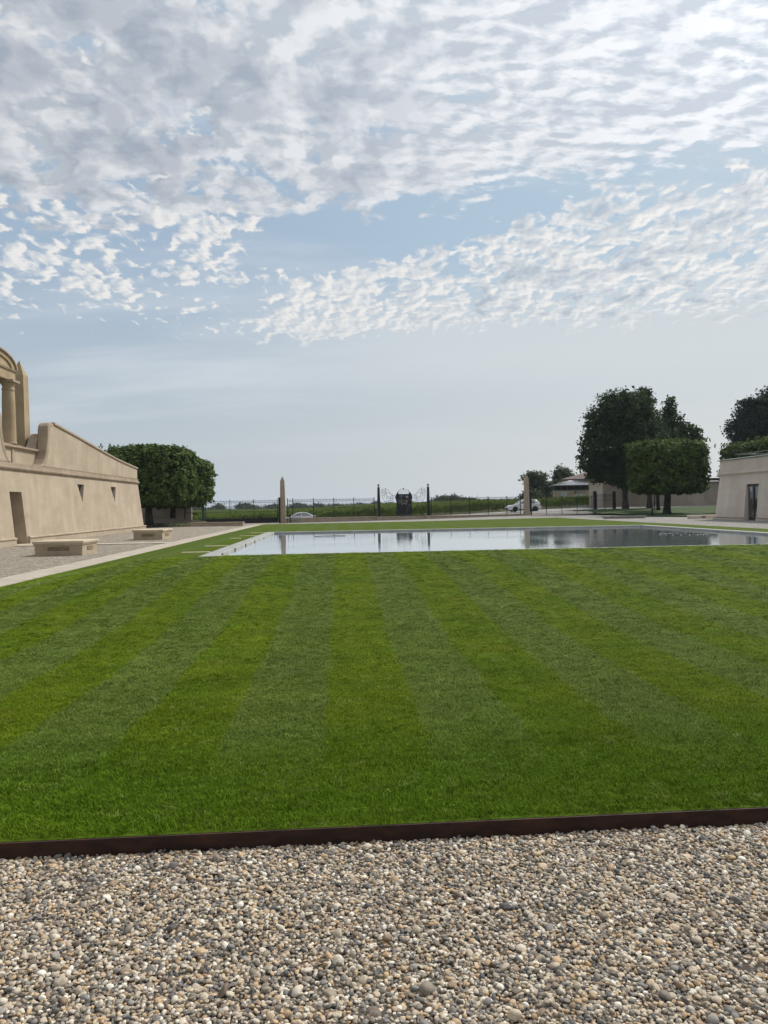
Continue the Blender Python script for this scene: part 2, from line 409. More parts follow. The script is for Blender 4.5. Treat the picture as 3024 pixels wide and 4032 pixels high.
# ------------------------------------------------------------------ near gravel and grass (instanced stuff)
protos = bpy.data.collections.new('stone_shapes')
def pebble(k):
    bm = bmesh.new(); bmesh.ops.create_icosphere(bm, subdivisions=3, radius=.5)
    r = random.Random(k); fl = r.uniform(.42,.72); el = r.uniform(.68,.95)
    for v in bm.verts:
        d = v.co.normalized(); n = sum(math.sin(d.dot(Vector((r2.uniform(-1,1), r2.uniform(-1,1), r2.uniform(-1,1))))*r2.uniform(2,4)+r2.uniform(0,6))
             for r2 in [random.Random(k*31+j) for j in range(5)])
        v.co = d*.5*(1+.075*n)
        if k % 3 == 0:                                  # a few chipped, flat-sided stones
            for j in range(3):
                pn = Vector((random.Random(k*7+j).uniform(-1,1), random.Random(k*9+j).uniform(-1,1), random.Random(k*11+j).uniform(-1,1))).normalized()
                ex = v.co.dot(pn)-.34
                if ex > 0: v.co -= pn*ex*.9
        v.co = Vector((v.co.x, v.co.y*el, v.co.z*fl))
    me = bpy.data.meshes.new('pebble'); bm.to_mesh(me); bm.free()
    me.polygons.foreach_set('use_smooth', [True]*len(me.polygons)); me.materials.append(M['pebble'])
    o = bpy.data.objects.new('pebble', me); protos.objects.link(o)
m_, nt, p = newmat('pebbles', (.4,.35,.3), .6, 0, .35)
oi = nt.nodes.new('ShaderNodeObjectInfo'); rp = nt.nodes.new('ShaderNodeValToRGB'); nt.links.new(oi.outputs['Random'], rp.inputs[0])
pal = [(.30,.25,.19),(.42,.355,.27),(.13,.12,.11),(.27,.19,.12),(.38,.32,.25),(.50,.45,.375),(.19,.165,.14),(.36,.25,.14),(.28,.26,.235),(.44,.345,.235),(.075,.078,.082),(.36,.30,.23),(.235,.195,.155),(.62,.58,.51),(.20,.195,.19),(.42,.295,.17),(.165,.125,.09),(.45,.40,.33)]
rp.color_ramp.interpolation = 'CONSTANT'
pal = [tuple(min(.8, q*f*(1.20 if max(c_) > .34 else .92)) for q, f in zip(c_, (1.02, 1.0, .95))) for c_ in pal]
while len(rp.color_ramp.elements) < len(pal): rp.color_ramp.elements.new(.5)
for i, (e, c) in enumerate(zip(rp.color_ramp.elements, pal)): e.position = i/len(pal); e.color = (*c, 1)
oc = objco(nt)
va = nt.nodes.new('ShaderNodeVectorMath'); va.operation = 'ADD'; nt.links.new(oc, va.inputs[0])
nt.links.new(vec(nt, S(nt, oi.outputs['Random'])*97, S(nt, oi.outputs['Random'])*41), va.inputs[1])
c = mixc(nt, noise(nt, va.outputs[0], 3.5, 6, .7).sm(.35,.75) * .4, rp.outputs[0], (.16,.13,.10))
c = mixc(nt, noise(nt, va.outputs[0], 2.2, 6, .7).sm(.5,.8) * .35, c, (.6,.56,.5))
nt.links.new(c, p.inputs['Base Color']); bump(nt, p, noise(nt, va.outputs[0], 9, 4, .7), .25, .05)
M['pebble'] = m_
for k in range(12): pebble(k)

def scatter(name, pts, rot, scl, collection, mat):
    n = len(pts); me = bpy.data.meshes.new(name); me.vertices.add(n)
    me.vertices.foreach_set('co', np.asarray(pts, np.float32).ravel())
    for an, data in (('rot', rot), ('scl', scl)):
        a = me.attributes.new(an, 'FLOAT_VECTOR', 'POINT'); a.data.foreach_set('vector', np.asarray(data, np.float32).ravel())
    me.materials.append(mat)
    o = bpy.data.objects.new(name, me); COL.objects.link(o)
    g = bpy.data.node_groups.new(name, 'GeometryNodeTree')
    g.interface.new_socket('Geometry', in_out='INPUT', socket_type='NodeSocketGeometry')
    g.interface.new_socket('Geometry', in_out='OUTPUT', socket_type='NodeSocketGeometry')
    N = g.nodes; i = N.new('NodeGroupInput'); u = N.new('NodeGroupOutput')
    ip = N.new('GeometryNodeInstanceOnPoints'); ci = N.new('GeometryNodeCollectionInfo')
    ci.inputs[0].default_value = collection; ci.inputs['Separate Children'].default_value = True; ci.inputs['Reset Children'].default_value = True
    ip.inputs['Pick Instance'].default_value = True
    def attr(nm):
        a = N.new('GeometryNodeInputNamedAttribute'); a.data_type = 'FLOAT_VECTOR'; a.inputs['Name'].default_value = nm; return a.outputs[0]
    e2r = N.new('FunctionNodeEulerToRotation'); g.links.new(attr('rot'), e2r.inputs[0])
    g.links.new(i.outputs[0], ip.inputs['Points']); g.links.new(ci.outputs[0], ip.inputs['Instance'])
    rv = N.new('FunctionNodeRandomValue'); rv.data_type = 'INT'
    rv.inputs[4].default_value = 0; rv.inputs[5].default_value = 997
    g.links.new(rv.outputs[2], ip.inputs['Instance Index'])
    g.links.new(e2r.outputs[0], ip.inputs['Rotation']); g.links.new(attr('scl'), ip.inputs['Scale'])
    g.links.new(ip.outputs[0], u.inputs[0])
    md = o.modifiers.new('scatter', 'NODES'); md.node_group = g
    return o

def jitter_grid(x0, x1, y0, y1, d, j=.5):
    xs = np.arange(x0, x1, d); ys = np.arange(y0, y1, d)
    A, B = np.meshgrid(xs, ys); A = A + (np.arange(len(ys)) % 2)[:, None]*d*.5
    return (A + rng.uniform(-j, j, A.shape)*d).ravel(), (B + rng.uniform(-j, j, B.shape)*d).ravel()

# pebbles: the strip in front of the lawn
layers = []
for z0, d, s0, s1 in ((.0, .0122, .0145, .0235), (.009, .0135, .013, .0245), (.013, .050, .019, .032), (.015, .16, .030, .050)):
    a, b = jitter_grid(-5.0, 5.3, 1.55, 3.75, d)
    k = (b < front(a) - .004) & (np.abs(a) < .62*b + 2.2)
    a, b = a[k], b[k]; n = len(a)
    s = rng.uniform(0, 1, n)**1.5*(s1-s0)+s0
    hump = .006*np.sin(a*5+1)*np.sin(b*7) + .004*np.sin(a*13)*np.sin(b*17+2)
    dip = -.003*np.exp(-((front(a)-b)/.05)**2)
    layers.append((np.stack([a, b, z0 + hump + dip + rng.uniform(-.006,.006,n)], 1), s, n))
pts = np.concatenate([l[0] for l in layers]); ss = np.concatenate([l[1] for l in layers]); n = len(pts)
rot = np.stack([rng.normal(0,.30,n), rng.normal(0,.30,n), rng.uniform(0,6.28,n)], 1)
scl = ss[:, None]*rng.uniform(.78, 1.22, (n, 3))
stuff(scatter('gravel_stones', pts, rot, scl, protos, M['pebble']), 'loose rounded beige and grey gravel stones in front of the steel lawn edging', 'gravel')
structure(grid('gravel_bed', np.arange(-8, 12.1, .5), np.linspace(.2, 3.62, 8), lambda X, Y: 0*X+.004, M['soil']))
# the same gravel, coarser, further to the sides
layers = []
a, b = jitter_grid(-8, 9, .3, 3.7, .034)
k = (b < front(a)-.01) & ~((np.abs(a) < .62*b+2.2) & (b > 1.55) & (a > -5.0) & (a < 5.3))
a, b = a[k], b[k]; n = len(a)
stuff(scatter('gravel_border', np.stack([a, b, rng.uniform(.004,.014,n)], 1), np.stack([rng.normal(0,.4,n), rng.normal(0,.4,n), rng.uniform(0,6.28,n)], 1),
      rng.uniform(.034,.055,(n,1))*rng.uniform(.8,1.2,(n,3)), protos, M['pebble']), 'loose gravel continuing on both sides of the foreground strip', 'gravel')

# grass tufts
tufts = bpy.data.collections.new('grass_tufts')
def tuft(k, nb, rad, h, w, lean):
    r = np.random.default_rng(k); v = []; f = []
    for _ in range(nb):
        a = r.uniform(0, 6.28); d = rad*math.sqrt(r.uniform()); x, y = d*math.cos(a), d*math.sin(a)
        t = r.uniform(0, 6.28); hh = h*r.uniform(.55, 1.25); ln = lean*r.uniform(.3,1.3)*hh; ww = w*r.uniform(.7,1.3)
        dx, dy = math.cos(t), math.sin(t); sx, sy = -dy*ww/2, dx*ww/2
        n0 = len(v)
        for q, wd in ((0,1.),(.5,.8),(.85,.4)):
            cx, cy, cz = x+dx*ln*q*q, y+dy*ln*q*q, hh*q*(1-.25*q*lean)
            v += [(cx-sx*wd, cy-sy*wd, cz), (cx+sx*wd, cy+sy*wd, cz)]
        cx, cy = x+dx*ln, y+dy*ln; v += [(cx, cy, hh*(1-.25*lean))]*1
        f += [(n0,n0+1,n0+3,n0+2),(n0+2,n0+3,n0+5,n0+4)]; f.append((n0+4,n0+5,n0+6))
    me = bpy.data.meshes.new('grass_tuft'); me.from_pydata(v, [], f); me.update()
    me.polygons.foreach_set('use_smooth', [True]*len(me.polygons)); me.materials.append(M['blade'])
    tufts.objects.link(bpy.data.objects.new('grass_tuft', me))
for k in range(7): tuft(k, 72, .042, .024, .0022, .9)
P_, R_, S_ = [], [], []
for y0, y1, d in ((3.66, 6.4, .034), (6.4, 9.5, .043), (9.5, 18.42, .060)):
    a, b = jitter_grid(-6.7, 13, y0, y1, d)
    k = (b > front(a)+.045) & (np.abs(a-.057*b) < .57*b+3.2) & (a > LX0+.03) & (a < LX1)
    a, b = a[k], b[k]; n = len(a)
    band = np.floor((a-STRIPE0)/STRIPE).astype(int) % 2
    tilt = np.where(b < 5, rng.normal(0,.25,n), np.where(band == 0, .04, -.04) + rng.normal(0,.15,n))
    P_.append(np.stack([a, b, z_lawn(a, b)-.003], 1)); R_.append(np.stack([tilt, rng.normal(0,.15,n), rng.uniform(-.5,.5,n)], 1))
    sz = rng.uniform(.8,1.25,n); tall = 1 + (rng.uniform(0,1,n) > .985)*.8
    sc_ = np.interp(b, [3.7, 6.4, 9.5, 18], [1., 1.1, 1.35, 1.6]); hs = np.interp(b, [3.7, 5, 8, 12, 18], [1., .85, .62, .45, .36])
    S_.append(np.stack([sz*sc_, sz*sc_, sz*hs*tall], 1))
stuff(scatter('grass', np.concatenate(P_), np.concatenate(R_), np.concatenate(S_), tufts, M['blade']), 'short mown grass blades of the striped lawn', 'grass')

# steel edging
e = MB()
for i in range(-24, 44):
    x0, x1 = i*.5, i*.5+.5
    y0, y1 = float(front(x0)), float(front(x1))
    e.add([(x0,y0,-.02),(x1,y1,-.02),(x1,y1,.081),(x0,y0,.081),(x0,y0+.012,-.02),(x1,y1+.012,-.02),(x1,y1+.012,.081),(x0,y0+.012,.081)],
          [(0,1,2,3),(7,6,5,4),(3,2,6,7)])
tag(e.build('steel_edging', M['steel'], recalc=False), 'rusty brown steel edging strip between the gravel and the lawn', 'lawn edging')

# ------------------------------------------------------------------ pool
pool = thing('reflecting_pool', 'square reflecting pool with pale grey stone coping sunk in the lawn', 'pool', (0,0,0))
cz0, cz1 = .40, .462
for bx in ((PX0,PX1,PY0,iy0),(PX0,PX1,iy1,PY1),(PX0,ix0,iy0,iy1),(ix1,PX1,iy0,iy1)):
    MB().box(*bx, cz0, cz1).build('coping', M['coping'], pool, bevel=.012)
w = MB()
for bx in ((ix0-.1,ix1+.1,iy0-.1,iy0+.002),(ix0-.1,ix1+.1,iy1-.002,iy1+.1),(ix0-.1,ix0+.002,iy0,iy1),(ix1-.002,ix1+.1,iy0,iy1)):
    w.box(*bx, -.5, cz0-.001)
w.build('basin_wall', M['coping'], pool)
MB().box(ix0-.1, ix1+.1, iy0-.1, iy1+.1, -.6, -.5).build('basin_floor', M['basin'], pool)
for y in (19.9, 22.3, 24.8, 27.4, 30.6, 34.3):
    MB().box(ix0+.003, ix0+.012, y-.11, y+.11, .389, .445 if y != 30.6 else .41).build('skimmer_niche', M['dark'], pool)
structure(MB().add([(ix0-.01,iy0-.01,.385),(ix1+.01,iy0-.01,.385),(ix1+.01,iy1+.01,.385),(ix0-.01,iy1+.01,.385)], [(0,1,2,3)]).build('water', M['water'], recalc=False))
for cx, cy, r, lab in ((12.25, 26.9, .80, 'dark ring of small white water jets in the right half of the pool'),
                       (-.42, 31.3, .62, 'faint ring of water jets near the left end of the pool')):
    t = thing('fountain_ring', lab, 'fountain', (cx, cy, .385), 0, 'fountain rings in the pool')
    MB().tube([(r*math.cos(a), r*math.sin(a), -.002) for a in np.linspace(0, 6.283, 41)], .014).build('ring_pipe', M['plastic'], t)
    if r > .7:
        for k in range(18):
            a = 2*math.pi*k/18
            MB().sphere((r*math.cos(a), r*math.sin(a), .006), .015, 8, 5, sz=.8).build('water_jet', M['white'], t)
for (y, x0, x1, nm) in ((20.25,-4.15,-3.42,'nearest the front corner'),(23.4,-4.1,-3.42,'second from the front corner'),(29.05,-4.15,-3.75,'short, halfway along'),(31.45,-4.1,-3.42,'second from the far corner'),(34.9,-4.05,-3.42,'nearest the far corner')):
    tag(MB().box(x0, x1, y, y+.16, .40, .472).build('stone_strip', M['slab'], bevel=.008), f'thin pale stone strip in the grass left of the pool, {nm}', 'stone strip', 'stone strips beside the pool')
tag(MB().lathe([(.09,.10),(.11,.16),(.06,.24)], -3.4, 49.8, 10).build('sprinkler_head', M['slab']), 'small pale sprinkler head on the far lawn behind the pool', 'sprinkler')

# ------------------------------------------------------------------ vent boxes
def vent_box(x0, x1, y0, y1, h, label):
    cx, cy = (x0+x1)/2, (y0+y1)/2; z0 = float(z_court(cx, cy))
    t = thing('stone_vent_box', label, 'stone box', (cx, cy, z0), 0, 'stone vent boxes beside the left building')
    a, b = (x1-x0)/2, (y1-y0)/2; hz = h-.14
    m = MB()
    # body with a recessed opening on the front and on the right side
    gw, g0, g1, d = a*.46, .16, .30, .06
    m.box(-a, a, -b+d, b-.001, -.05, hz)
    m.box(-a, -gw, -b, -b+d, -.05, hz).box(gw, a, -b, -b+d, -.05, hz).box(-gw, gw, -b, -b+d, -.05, g0).box(-gw, gw, -b, -b+d, g1, hz)
    m.build('body', M['stone'], t, bevel=0)
    lo = MB()
    for k in range(5): lo.box(-gw+.004, gw-.004, -b+.012, -b+d-.002, g0+.006+k*.027, g0+.022+k*.027)
    lo.build('louvre', M['vent'], t)
    m2 = MB().box(a+.002, a+.006, -b*.35, b*.45, g0, g1); m2.build('side_recess', M['vent'], t)
    lo = MB()
    for k in range(5): lo.box(a+.007, a+.02, -b*.35, b*.45, g0+.006+k*.027, g0+.022+k*.027)
    lo.build('louvre', M['vent'], t)
    MB().box(-a-.03, a+.03, -b-.03, b+.03, hz+.002, hz+.05).build('moulding', M['slab'], t, bevel=.01)
    MB().box(-a-.06, a+.06, -b-.06, b+.06, hz+.052, h).build('cap_slab', M['slab'], t, bevel=.012)
    return t
vent_box(-10.17, -8.62, 26.2, 27.75, .49, 'larger looking, nearer stone vent box with a louvred front beside the left building')
vent_box(-10.1, -8.72, 38.2, 40.3, .50, 'farther stone vent box by the end of the left building')

# ------------------------------------------------------------------ left building
def front_wall(t, sgn, xb, xt, zt, ya, yb, holes, mat, batter_end, depth):
    """battered wall with openings; sgn=+1 faces +X. Coordinates are world; holes: (kind, y0, y1, z0, z1, recess)"""
    def X(z): return xb + (xt-xb)*(z/zt)
    m = MB()
    ys = sorted({ya, yb} | {h[1] for h in holes} | {h[2] for h in holes}); zs = sorted({-.1, zt} | {h[3] for h in holes} | {h[4] for h in holes})
    def V(y, z): return (X(z), y, z)
    def Ve(y, z):                                        # ends lean in as well
        if y == yb: y = yb - batter_end*(z/zt)
        return (X(z), y, z)
    for i in range(len(ys)-1):
        for j in range(len(zs)-1):
            y0, y1, z0, z1 = ys[i], ys[i+1], zs[j], zs[j+1]
            hole = [h for h in holes if h[1] <= y0 and y1 <= h[2] and h[3] <= z0 and z1 <= h[4]]
            if not hole: m.add([Ve(y0,z0), Ve(y1,z0), Ve(y1,z1), Ve(y0,z1)], [(0,1,2,3)])
    for kind, y0, y1, z0, z1, dp in holes:
        xi = X(z1) - sgn*dp
        def I(y, z): return (xi, y, z)
        if kind == 'rect':
            pl = [(y0,z0),(y1,z0),(y1,z1),(y0,z1)]
        else:
            ym = (y0+y1)/2; pl = [(ym,z0),(y1,z1),(y0,z1)]
            m.add([V(y0,z0), V(ym,z0), V(y0,z1)], [(0,1,2)]); m.add([V(ym,z0), V(y1,z0), V(y1,z1)], [(0,1,2)])
        k = len(pl)
        for a in range(k):
            p, q_ = pl[a], pl[(a+1) % k]; m.add([V(*p), V(*q_), I(*q_), I(*p)], [(0,1,2,3)])
    # back, end faces, top
    xk = xb - sgn*depth
    m.add([Ve(yb,-.1), Ve(yb,zt), (xk, yb-batter_end, zt), (xk, yb, -.1)], [(0,1,2,3)])
    m.add([V(ya,-.1), V(ya,zt), (xk, ya, zt), (xk, ya, -.1)], [(0,1,2,3)])
    m.add([(xk,ya,-.1),(xk,yb,-.1),(xk,yb-batter_end,zt),(xk,ya,zt)], [(0,1,2,3)])
    m.add([V(ya,zt), Ve(yb,zt), (xk,yb-batter_end,zt), (xk,ya,zt)], [(0,1,2,3)])
    return m.build('wall', mat, t, recalc=False), X

lb = thing('winery_building', 'long beige building with scrolled parapet, arched pediment and small triangular windows', 'building', (-14.3, 37, .1))
OFF = Vector((-14.3, 37, .1))
def local(o, off=OFF):
    o.matrix_parent_inverse = Matrix.Translation(-off); return o
def zb(y): return 0.1
holes = [('rect', 34.75, 36.05, .1, 2.50, .95),
         ('tri', 43.70, 44.85, 2.06, 3.08, .17), ('tri', 49.95, 51.10, 2.08, 3.09, .17),
         ('tri', 29.3, 30.45, 2.06, 3.08, .17), ('tri', 23.05, 24.2, 2.08, 3.09, .17)]
wl, XF = front_wall(lb, 1, -14.28, -14.62, 3.45, 17, 57.05, holes, M['wall'], .30, 7); local(wl)
# plinth: lower courses standing proud, with a moulded top, interrupted by the doorway
for y0, y1 in ((17, 34.66), (36.14, 57.17)):
    yb = y1 if y1 < 50 else y1
    pl_ = MB(); x = -14.28
    e2 = .04 if y1 > 50 else 0
    pl_.box(-14.6, x+.075, y0, y1+e2, -.1, .37)
    local(pl_.build('plinth', M['wall'], lb, bevel=.008))
    mo = MB().extrude([(-14.6,.372),(x+.10,.372),(x+.11,.41),(x+.07,.44),(x+.03,.47),(-14.6,.47)], 'y', y0, y1+e2+.03)
    local(mo.build('plinth_moulding', M['trim'], lb))
# plinth and string course round the end
local(MB().box(-21.2, -14.6, 57.03, 57.21, -.1, .37).build('plinth', M['wall'], lb))
# doorway: timber door at the back of the recess
dr = local(MB().box(-15.56, -15.50, 34.76, 36.04, .10, 2.49).build('door', M['timber'], lb))
MB().sphere((-15.47, 34.95, 1.15), .035).build('handle', M['bronze'], dr)
local(MB().box(-15.4, -13.95, 34.60, 36.2, .0, .135).build('door_step', M['slab'], lb))
for k, y0, y1, z0, z1, dp in holes[1:]:
    xi = XF(z1)-dp+.02
    ym = (y0+y1)/2
    fr = local(MB().extrude([(ym,z0+.03),(y1-.03,z1-.02),(y0+.03,z1-.02)], 'x', xi-.015, xi).build('window', M['bronze'], lb))
    MB().extrude([(ym,z0+.2),(y1-.13,z1-.08),(y0+.13,z1-.08)], 'x', xi+.002, xi+.006).build('pane', M['glass'], fr)
# string course: two mouldings and a pale band
xs = -14.62
prof = [(xs-.3,3.452),(xs+.04,3.452),(xs+.05,3.50),(xs+.10,3.53),(xs+.115,3.60),(xs+.06,3.63),(xs-.3,3.63)]
sc_o = MB().extrude(prof, 'y', 17, 56.87)
local(sc_o.build('string_course', M['trim'], lb))
local(MB().extrude([(xs-.5,3.632),(xs+.02,3.632),(xs+.02,3.80),(xs-.5,3.80)], 'y', 17, 56.80).build('stone_band', M['trim'], lb))
local(MB().box(-21.2, xs-.01, 56.75, 56.87, 3.452, 3.63).build('string_course', M['trim'], lb))
# scrolled parapets: side outline in (y, z); the second one mirrors the first about the axis
AX = 37.05
def parapet_outline():
    top = [(57.0-.25, 4.58), (54.5, 4.73), (52, 4.91), (49.5, 5.14), (47.2, 5.39), (45, 5.63), (43, 5.84), (41.4, 6.0), (40.5, 6.09)]
    nose = [(40.2, 6.10), (39.95, 6.03), (39.8, 5.9), (39.72, 5.72), (39.70, 5.45), (39.67, 5.15), (39.60, 4.85), (39.47, 4.52), (39.28, 4.2), (39.06, 3.96), (38.8, 3.803)]
    return top, nose
top, nose = parapet_outline()
for mir in (False, True):
    f = (lambda y: 2*AX-y) if mir else (lambda y: y)
    poly = [(f(56.75), 3.803)] + [(f(y), z) for y, z in top+nose]
    local(MB().extrude(poly, 'x', -15.12, -14.64).build('parapet', M['wall'], lb, bevel=.05, seg=3))
    line = [(y, z) for y, z in top]
    local(MB().extrude([(f(y), z+.075) for y, z in line] + [(f(y), z-.05) for y, z in reversed(line)], 'x', -15.17, -14.575).build('parapet_coping', M['trim'], lb, bevel=.02))
    band = [(y-.03, z+.02) for y, z in nose[:4]] + [(y-.03, z) for y, z in nose[4:]]
    inner = [(y+.30, min(z, 5.74 + .4*(y-39.6))) for y, z in nose]
    local(MB().extrude([(f(y), z) for y, z in band] + [(f(y), z) for y, z in reversed(inner)], 'x', -15.15, -14.622).build('scroll', M['trim'], lb, bevel=.07, seg=4))
    local(MB().extrude([(f(y), z) for y, z in ((44.4,5.05),(40.1,5.55),(39.75,5.3),(39.25,4.662),(44.4,4.662))], 'x', -15.6, -15.155).build('parapet_backing', M['trim'], lb))
# middle part between the scrolls
local(MB().box(-15.6, -15.13, 34.3, 39.8, 3.803, 4.50).build('attic_wall', M['wall'], lb))
local(MB().box(-15.129, -15.08, 36.5, 36.72, 3.803, 4.50).build('pilaster_strip', M['trim'], lb))
local(MB().extrude([(-15.6,4.502),(-15.10,4.502),(-15.06,4.56),(-14.99,4.60),(-14.99,4.69),(-15.6,4.69)], 'y', 34.3, 39.8).build('cornice', M['trim'], lb))
local(MB().box(-21.2, -15.601, 30, 44.5, 4.3, 4.66).build('roof_deck', M['zincdark'], lb))
local(MB().box(-21.2, -15.62, 17.2, 56.6, 3.46, 4.28).build('roof_deck', M['zincdark'], lb))
# aedicule: columns, entablature and arched pediment
XA = -15.85
local(MB().box(XA-.9, XA+.24, 34.0, 39.0, 4.662, 4.85).build('stylobate', M['trim'], lb))
for cy in (38.05, 34.75):
    col_ = MB().lathe([(.35,4.852),(.35,4.90),(.335,4.94),(.32,5.0),(.315,5.6),(.305,6.4),(.285,7.35),(.27,7.42),(.30,7.45),(.30,7.50),(.27,7.53),(.27,7.66),(.34,7.75),(.36,7.81)], XA, cy, 24)
    c_o = local(col_.build('column', M['ochre'], lb))
    MB().box(XA-.40, XA+.40, cy-.40, cy+.40, 7.812, 7.93).build('abacus', M['trim'], c_o, bevel=.01)
y0e, y1e, yc = 34.4, 38.55, 36.5
local(MB().box(XA-.75, XA+.14, y0e, y1e, 7.932, 8.36).build('entablature', M['ochre'], lb))
local(MB().extrude([(XA-.8,8.362),(XA+.16,8.362),(XA+.20,8.40),(XA+.23,8.47),(XA-.8,8.47)], 'y', y0e-.05, y1e+.05).build('cornice', M['trim'], lb))
def arc(hw, z0, rise, n=24): return [(yc+hw*math.cos(math.pi*i/n), z0+rise*math.sin(math.pi*i/n)) for i in range(n+1)]
local(MB().extrude(arc(1.64, 8.472, .50), 'x', XA-.7, XA+.10).build('tympanum', M['ochre'], lb))
ar = MB(); o1, o2 = arc(2.02, 8.472, .72), arc(1.65, 8.472, .502)
for i in range(24): ar.extrude([o1[i], o1[i+1], o2[i+1], o2[i]], 'x', XA-.75, XA+.17)
local(ar.build('archivolt', M['ochre'], lb))
ar = MB(); o1, o2 = arc(2.12, 8.472, .80), arc(2.025, 8.472, .725)
for i in range(24): ar.extrude([o1[i], o1[i+1], o2[i+1], o2[i]], 'x', XA-.8, XA+.25)
local(ar.build('arch_moulding', M['trim'], lb))
ob = MB().frustum(-16.09, 40.0, 4.662, 8.48, .35, .35, .30, .30).frustum(-16.09, 40.0, 8.48, 9.25, .30, .30, .005, .005)
local(ob.build('obelisk', M['ochre'], lb))

# ------------------------------------------------------------------ right building
rb = thing('annexe_building', 'low flat roofed beige building with a tall glass door on the right edge', 'building', (26, 45, .2))
OR = Vector((26, 45, .2))
wl, XR = front_wall(rb, -1, 25.95, 26.25, 3.22, 18, 52.1, [('rect', 46.78, 48.25, .22, 2.56, .17)], M['wall_r'], .28, 9); local(wl, OR)
for y0, y1 in ((18, 46.70), (48.33, 52.2)):
    local(MB().box(25.885, 26.4, y0, y1, -.1, .36).build('plinth', M['wall_r'], rb, bevel=.008), OR)
    local(MB().extrude([(26.4,.362),(25.86,.362),(25.85,.39),(25.90,.42),(26.4,.42)], 'y', y0, y1+.02).build('plinth_moulding', M['trim'], rb), OR)
local(MB().extrude([(26.6,3.222),(26.20,3.222),(26.17,3.28),(26.10,3.31),(26.10,3.40),(26.16,3.42),(26.16,3.56),(26.6,3.56)], 'y', 18, 51.92).build('string_course', M['wall_r'], rb), OR)
local(MB().box(26.26, 34.9, 18, 51.82, 3.30, 4.24).build('parapet', M['wall_r'], rb), OR)
local(MB().extrude([(26.16,4.242),(26.14,4.29),(26.6,4.36),(34.9,4.36),(34.9,4.242)], 'y', 18, 51.97).build('roof_coping', M['zinc'], rb), OR)
ra = MB()
ra.tube([(26.55,50.3,4.60),(26.55,18,4.60)], .022); ra.tube([(28.5,50.2,4.62),(28.5,18,4.62)], .02); ra.tube([(26.55,50.3,4.60),(28.5,50.2,4.62)], .02)
for y in np.arange(19, 50.4, 2.2):
    ra.tube([(26.55,y,4.35),(26.55,y,4.60)], .018); ra.tube([(28.5,y,4.355),(28.5,y,4.62)], .018)
local(ra.build('roof_rail', M['zinc'], rb), OR)
xd = XR(2.56)+.11
gd = local(MB().box(xd, xd+.05, 46.80, 48.23, .23, 2.55).build('glass_door', M['bronze'], rb), OR)
for a, b in ((46.88, 47.45), (47.58, 48.15)):
    MB().box(xd-.012, xd-.002, a, b, .42, 2.40).build('pane', M['glass'], gd)
MB().box(xd-.05, xd-.013, 47.47, 47.56, .30, 2.48).build('meeting_stile', M['bronze'], gd)
MB().tube([(xd-.09,47.60,1.0),(xd-.09,47.60,1.5)], .015).build('handle', M['zinc'], gd)
local(MB().box(25.70, 26.55, 46.72, 48.31, .0, .225).build('door_step', M['slab'], rb), OR)

# ------------------------------------------------------------------ boundary wall, fence, gates: local frame s along the wall line from the left obelisk
WA = math.atan2(5.9, 25.4); W0 = Vector((-5.6, 75.3, 0))
def wp(s, n=0, z=0): return (W0.x + s*math.cos(WA) - n*math.sin(WA), W0.y + s*math.sin(WA) + n*math.cos(WA), z)
def low_wall(s0, s1, zt, label, cap=True):
    t = thing('low_wall', label, 'wall', wp(s0, 0, 0), WA, 'low boundary walls under the railings'); L = s1-s0
    MB().box(0, L, -.19, .19, -.2, zt-.09).build('wall', M['pedestal'], t)
    MB().box(-.001, L+.001, -.23, .23, zt-.088, zt).build('coping', M['pedestal'], t, bevel=.012)
    return t
SP0, SP1 = 9.74, 15.03
low_wall(.45, SP0-.35, .52, 'low stone wall under the railings left of the crest panel')
low_wall(SP0+.36, SP1-.36, .49, 'low stone wall carrying the black crest panel between the two ball topped posts')
low_wall(SP1+.36, 25.6, .46, 'low stone wall under the railings right of the crest panel')
for s, lab in ((SP0, 'stone pier under the left ball topped iron post'), (SP1, 'stone pier under the right ball topped iron post')):
    t = thing('stone_pier', lab, 'pier', wp(s, 0, 0), WA, 'stone piers in the boundary wall')
    MB().box(-.34, .34, -.30, .30, -.2, .40).build('block', M['pedestal'], t, bevel=.01)
    MB().box(-.355, .355, -.32, .32, .402, .485).build('cap', M['pedestal'], t, bevel=.01)
for s, zb_, lab in ((0, -.05, 'slim stone obelisk at the left gate beside the white sign'), (26.0, .2, 'slim stone obelisk at the right gate in front of the white hatchback')):
    x, y, _ = wp(s); x += .15
    t = thing('obelisk', lab, 'obelisk', (x, y, zb_), 0, 'stone obelisks flanking the railings')
    zt = 4.66 if s == 0 else 4.45
    MB().box(-.34, .34, -.34, .34, -.2, .42).build('base', M['pinkstone'], t, bevel=.012)
    MB().frustum(0, 0, .422, zt-.46, .285, .285, .205, .205).build('shaft', M['pinkstone'], t, bevel=.008)
    MB().frustum(0, 0, zt-.458, zt+.0, .205, .205, .004, .004).build('tip', M['pinkstone'], t)
    if s == 0: t.location.x -= .12
# ball topped posts
for s, lab in ((SP0, 'black iron post with ball finial left of the crest panel'), (SP1, 'black iron post with ball finial right of the crest panel')):
    t = thing('iron_post', lab, 'post', wp(s, 0, .485), WA, 'ball topped iron posts')
    MB().frustum(0, 0, 0, 2.88, .155, .155, .10, .10).build('shaft', M['iron'], t, bevel=.01)
    MB().box(-.13, .13, -.13, .13, 2.882, 2.94).build('cap', M['iron'], t, bevel=.01)
    MB().lathe([(.04,2.942),(.05,3.0),(.035,3.04),(.085,3.09),(.105,3.16),(.085,3.23),(.02,3.27)], 0, 0, 12).build('ball_finial', M['iron'], t)

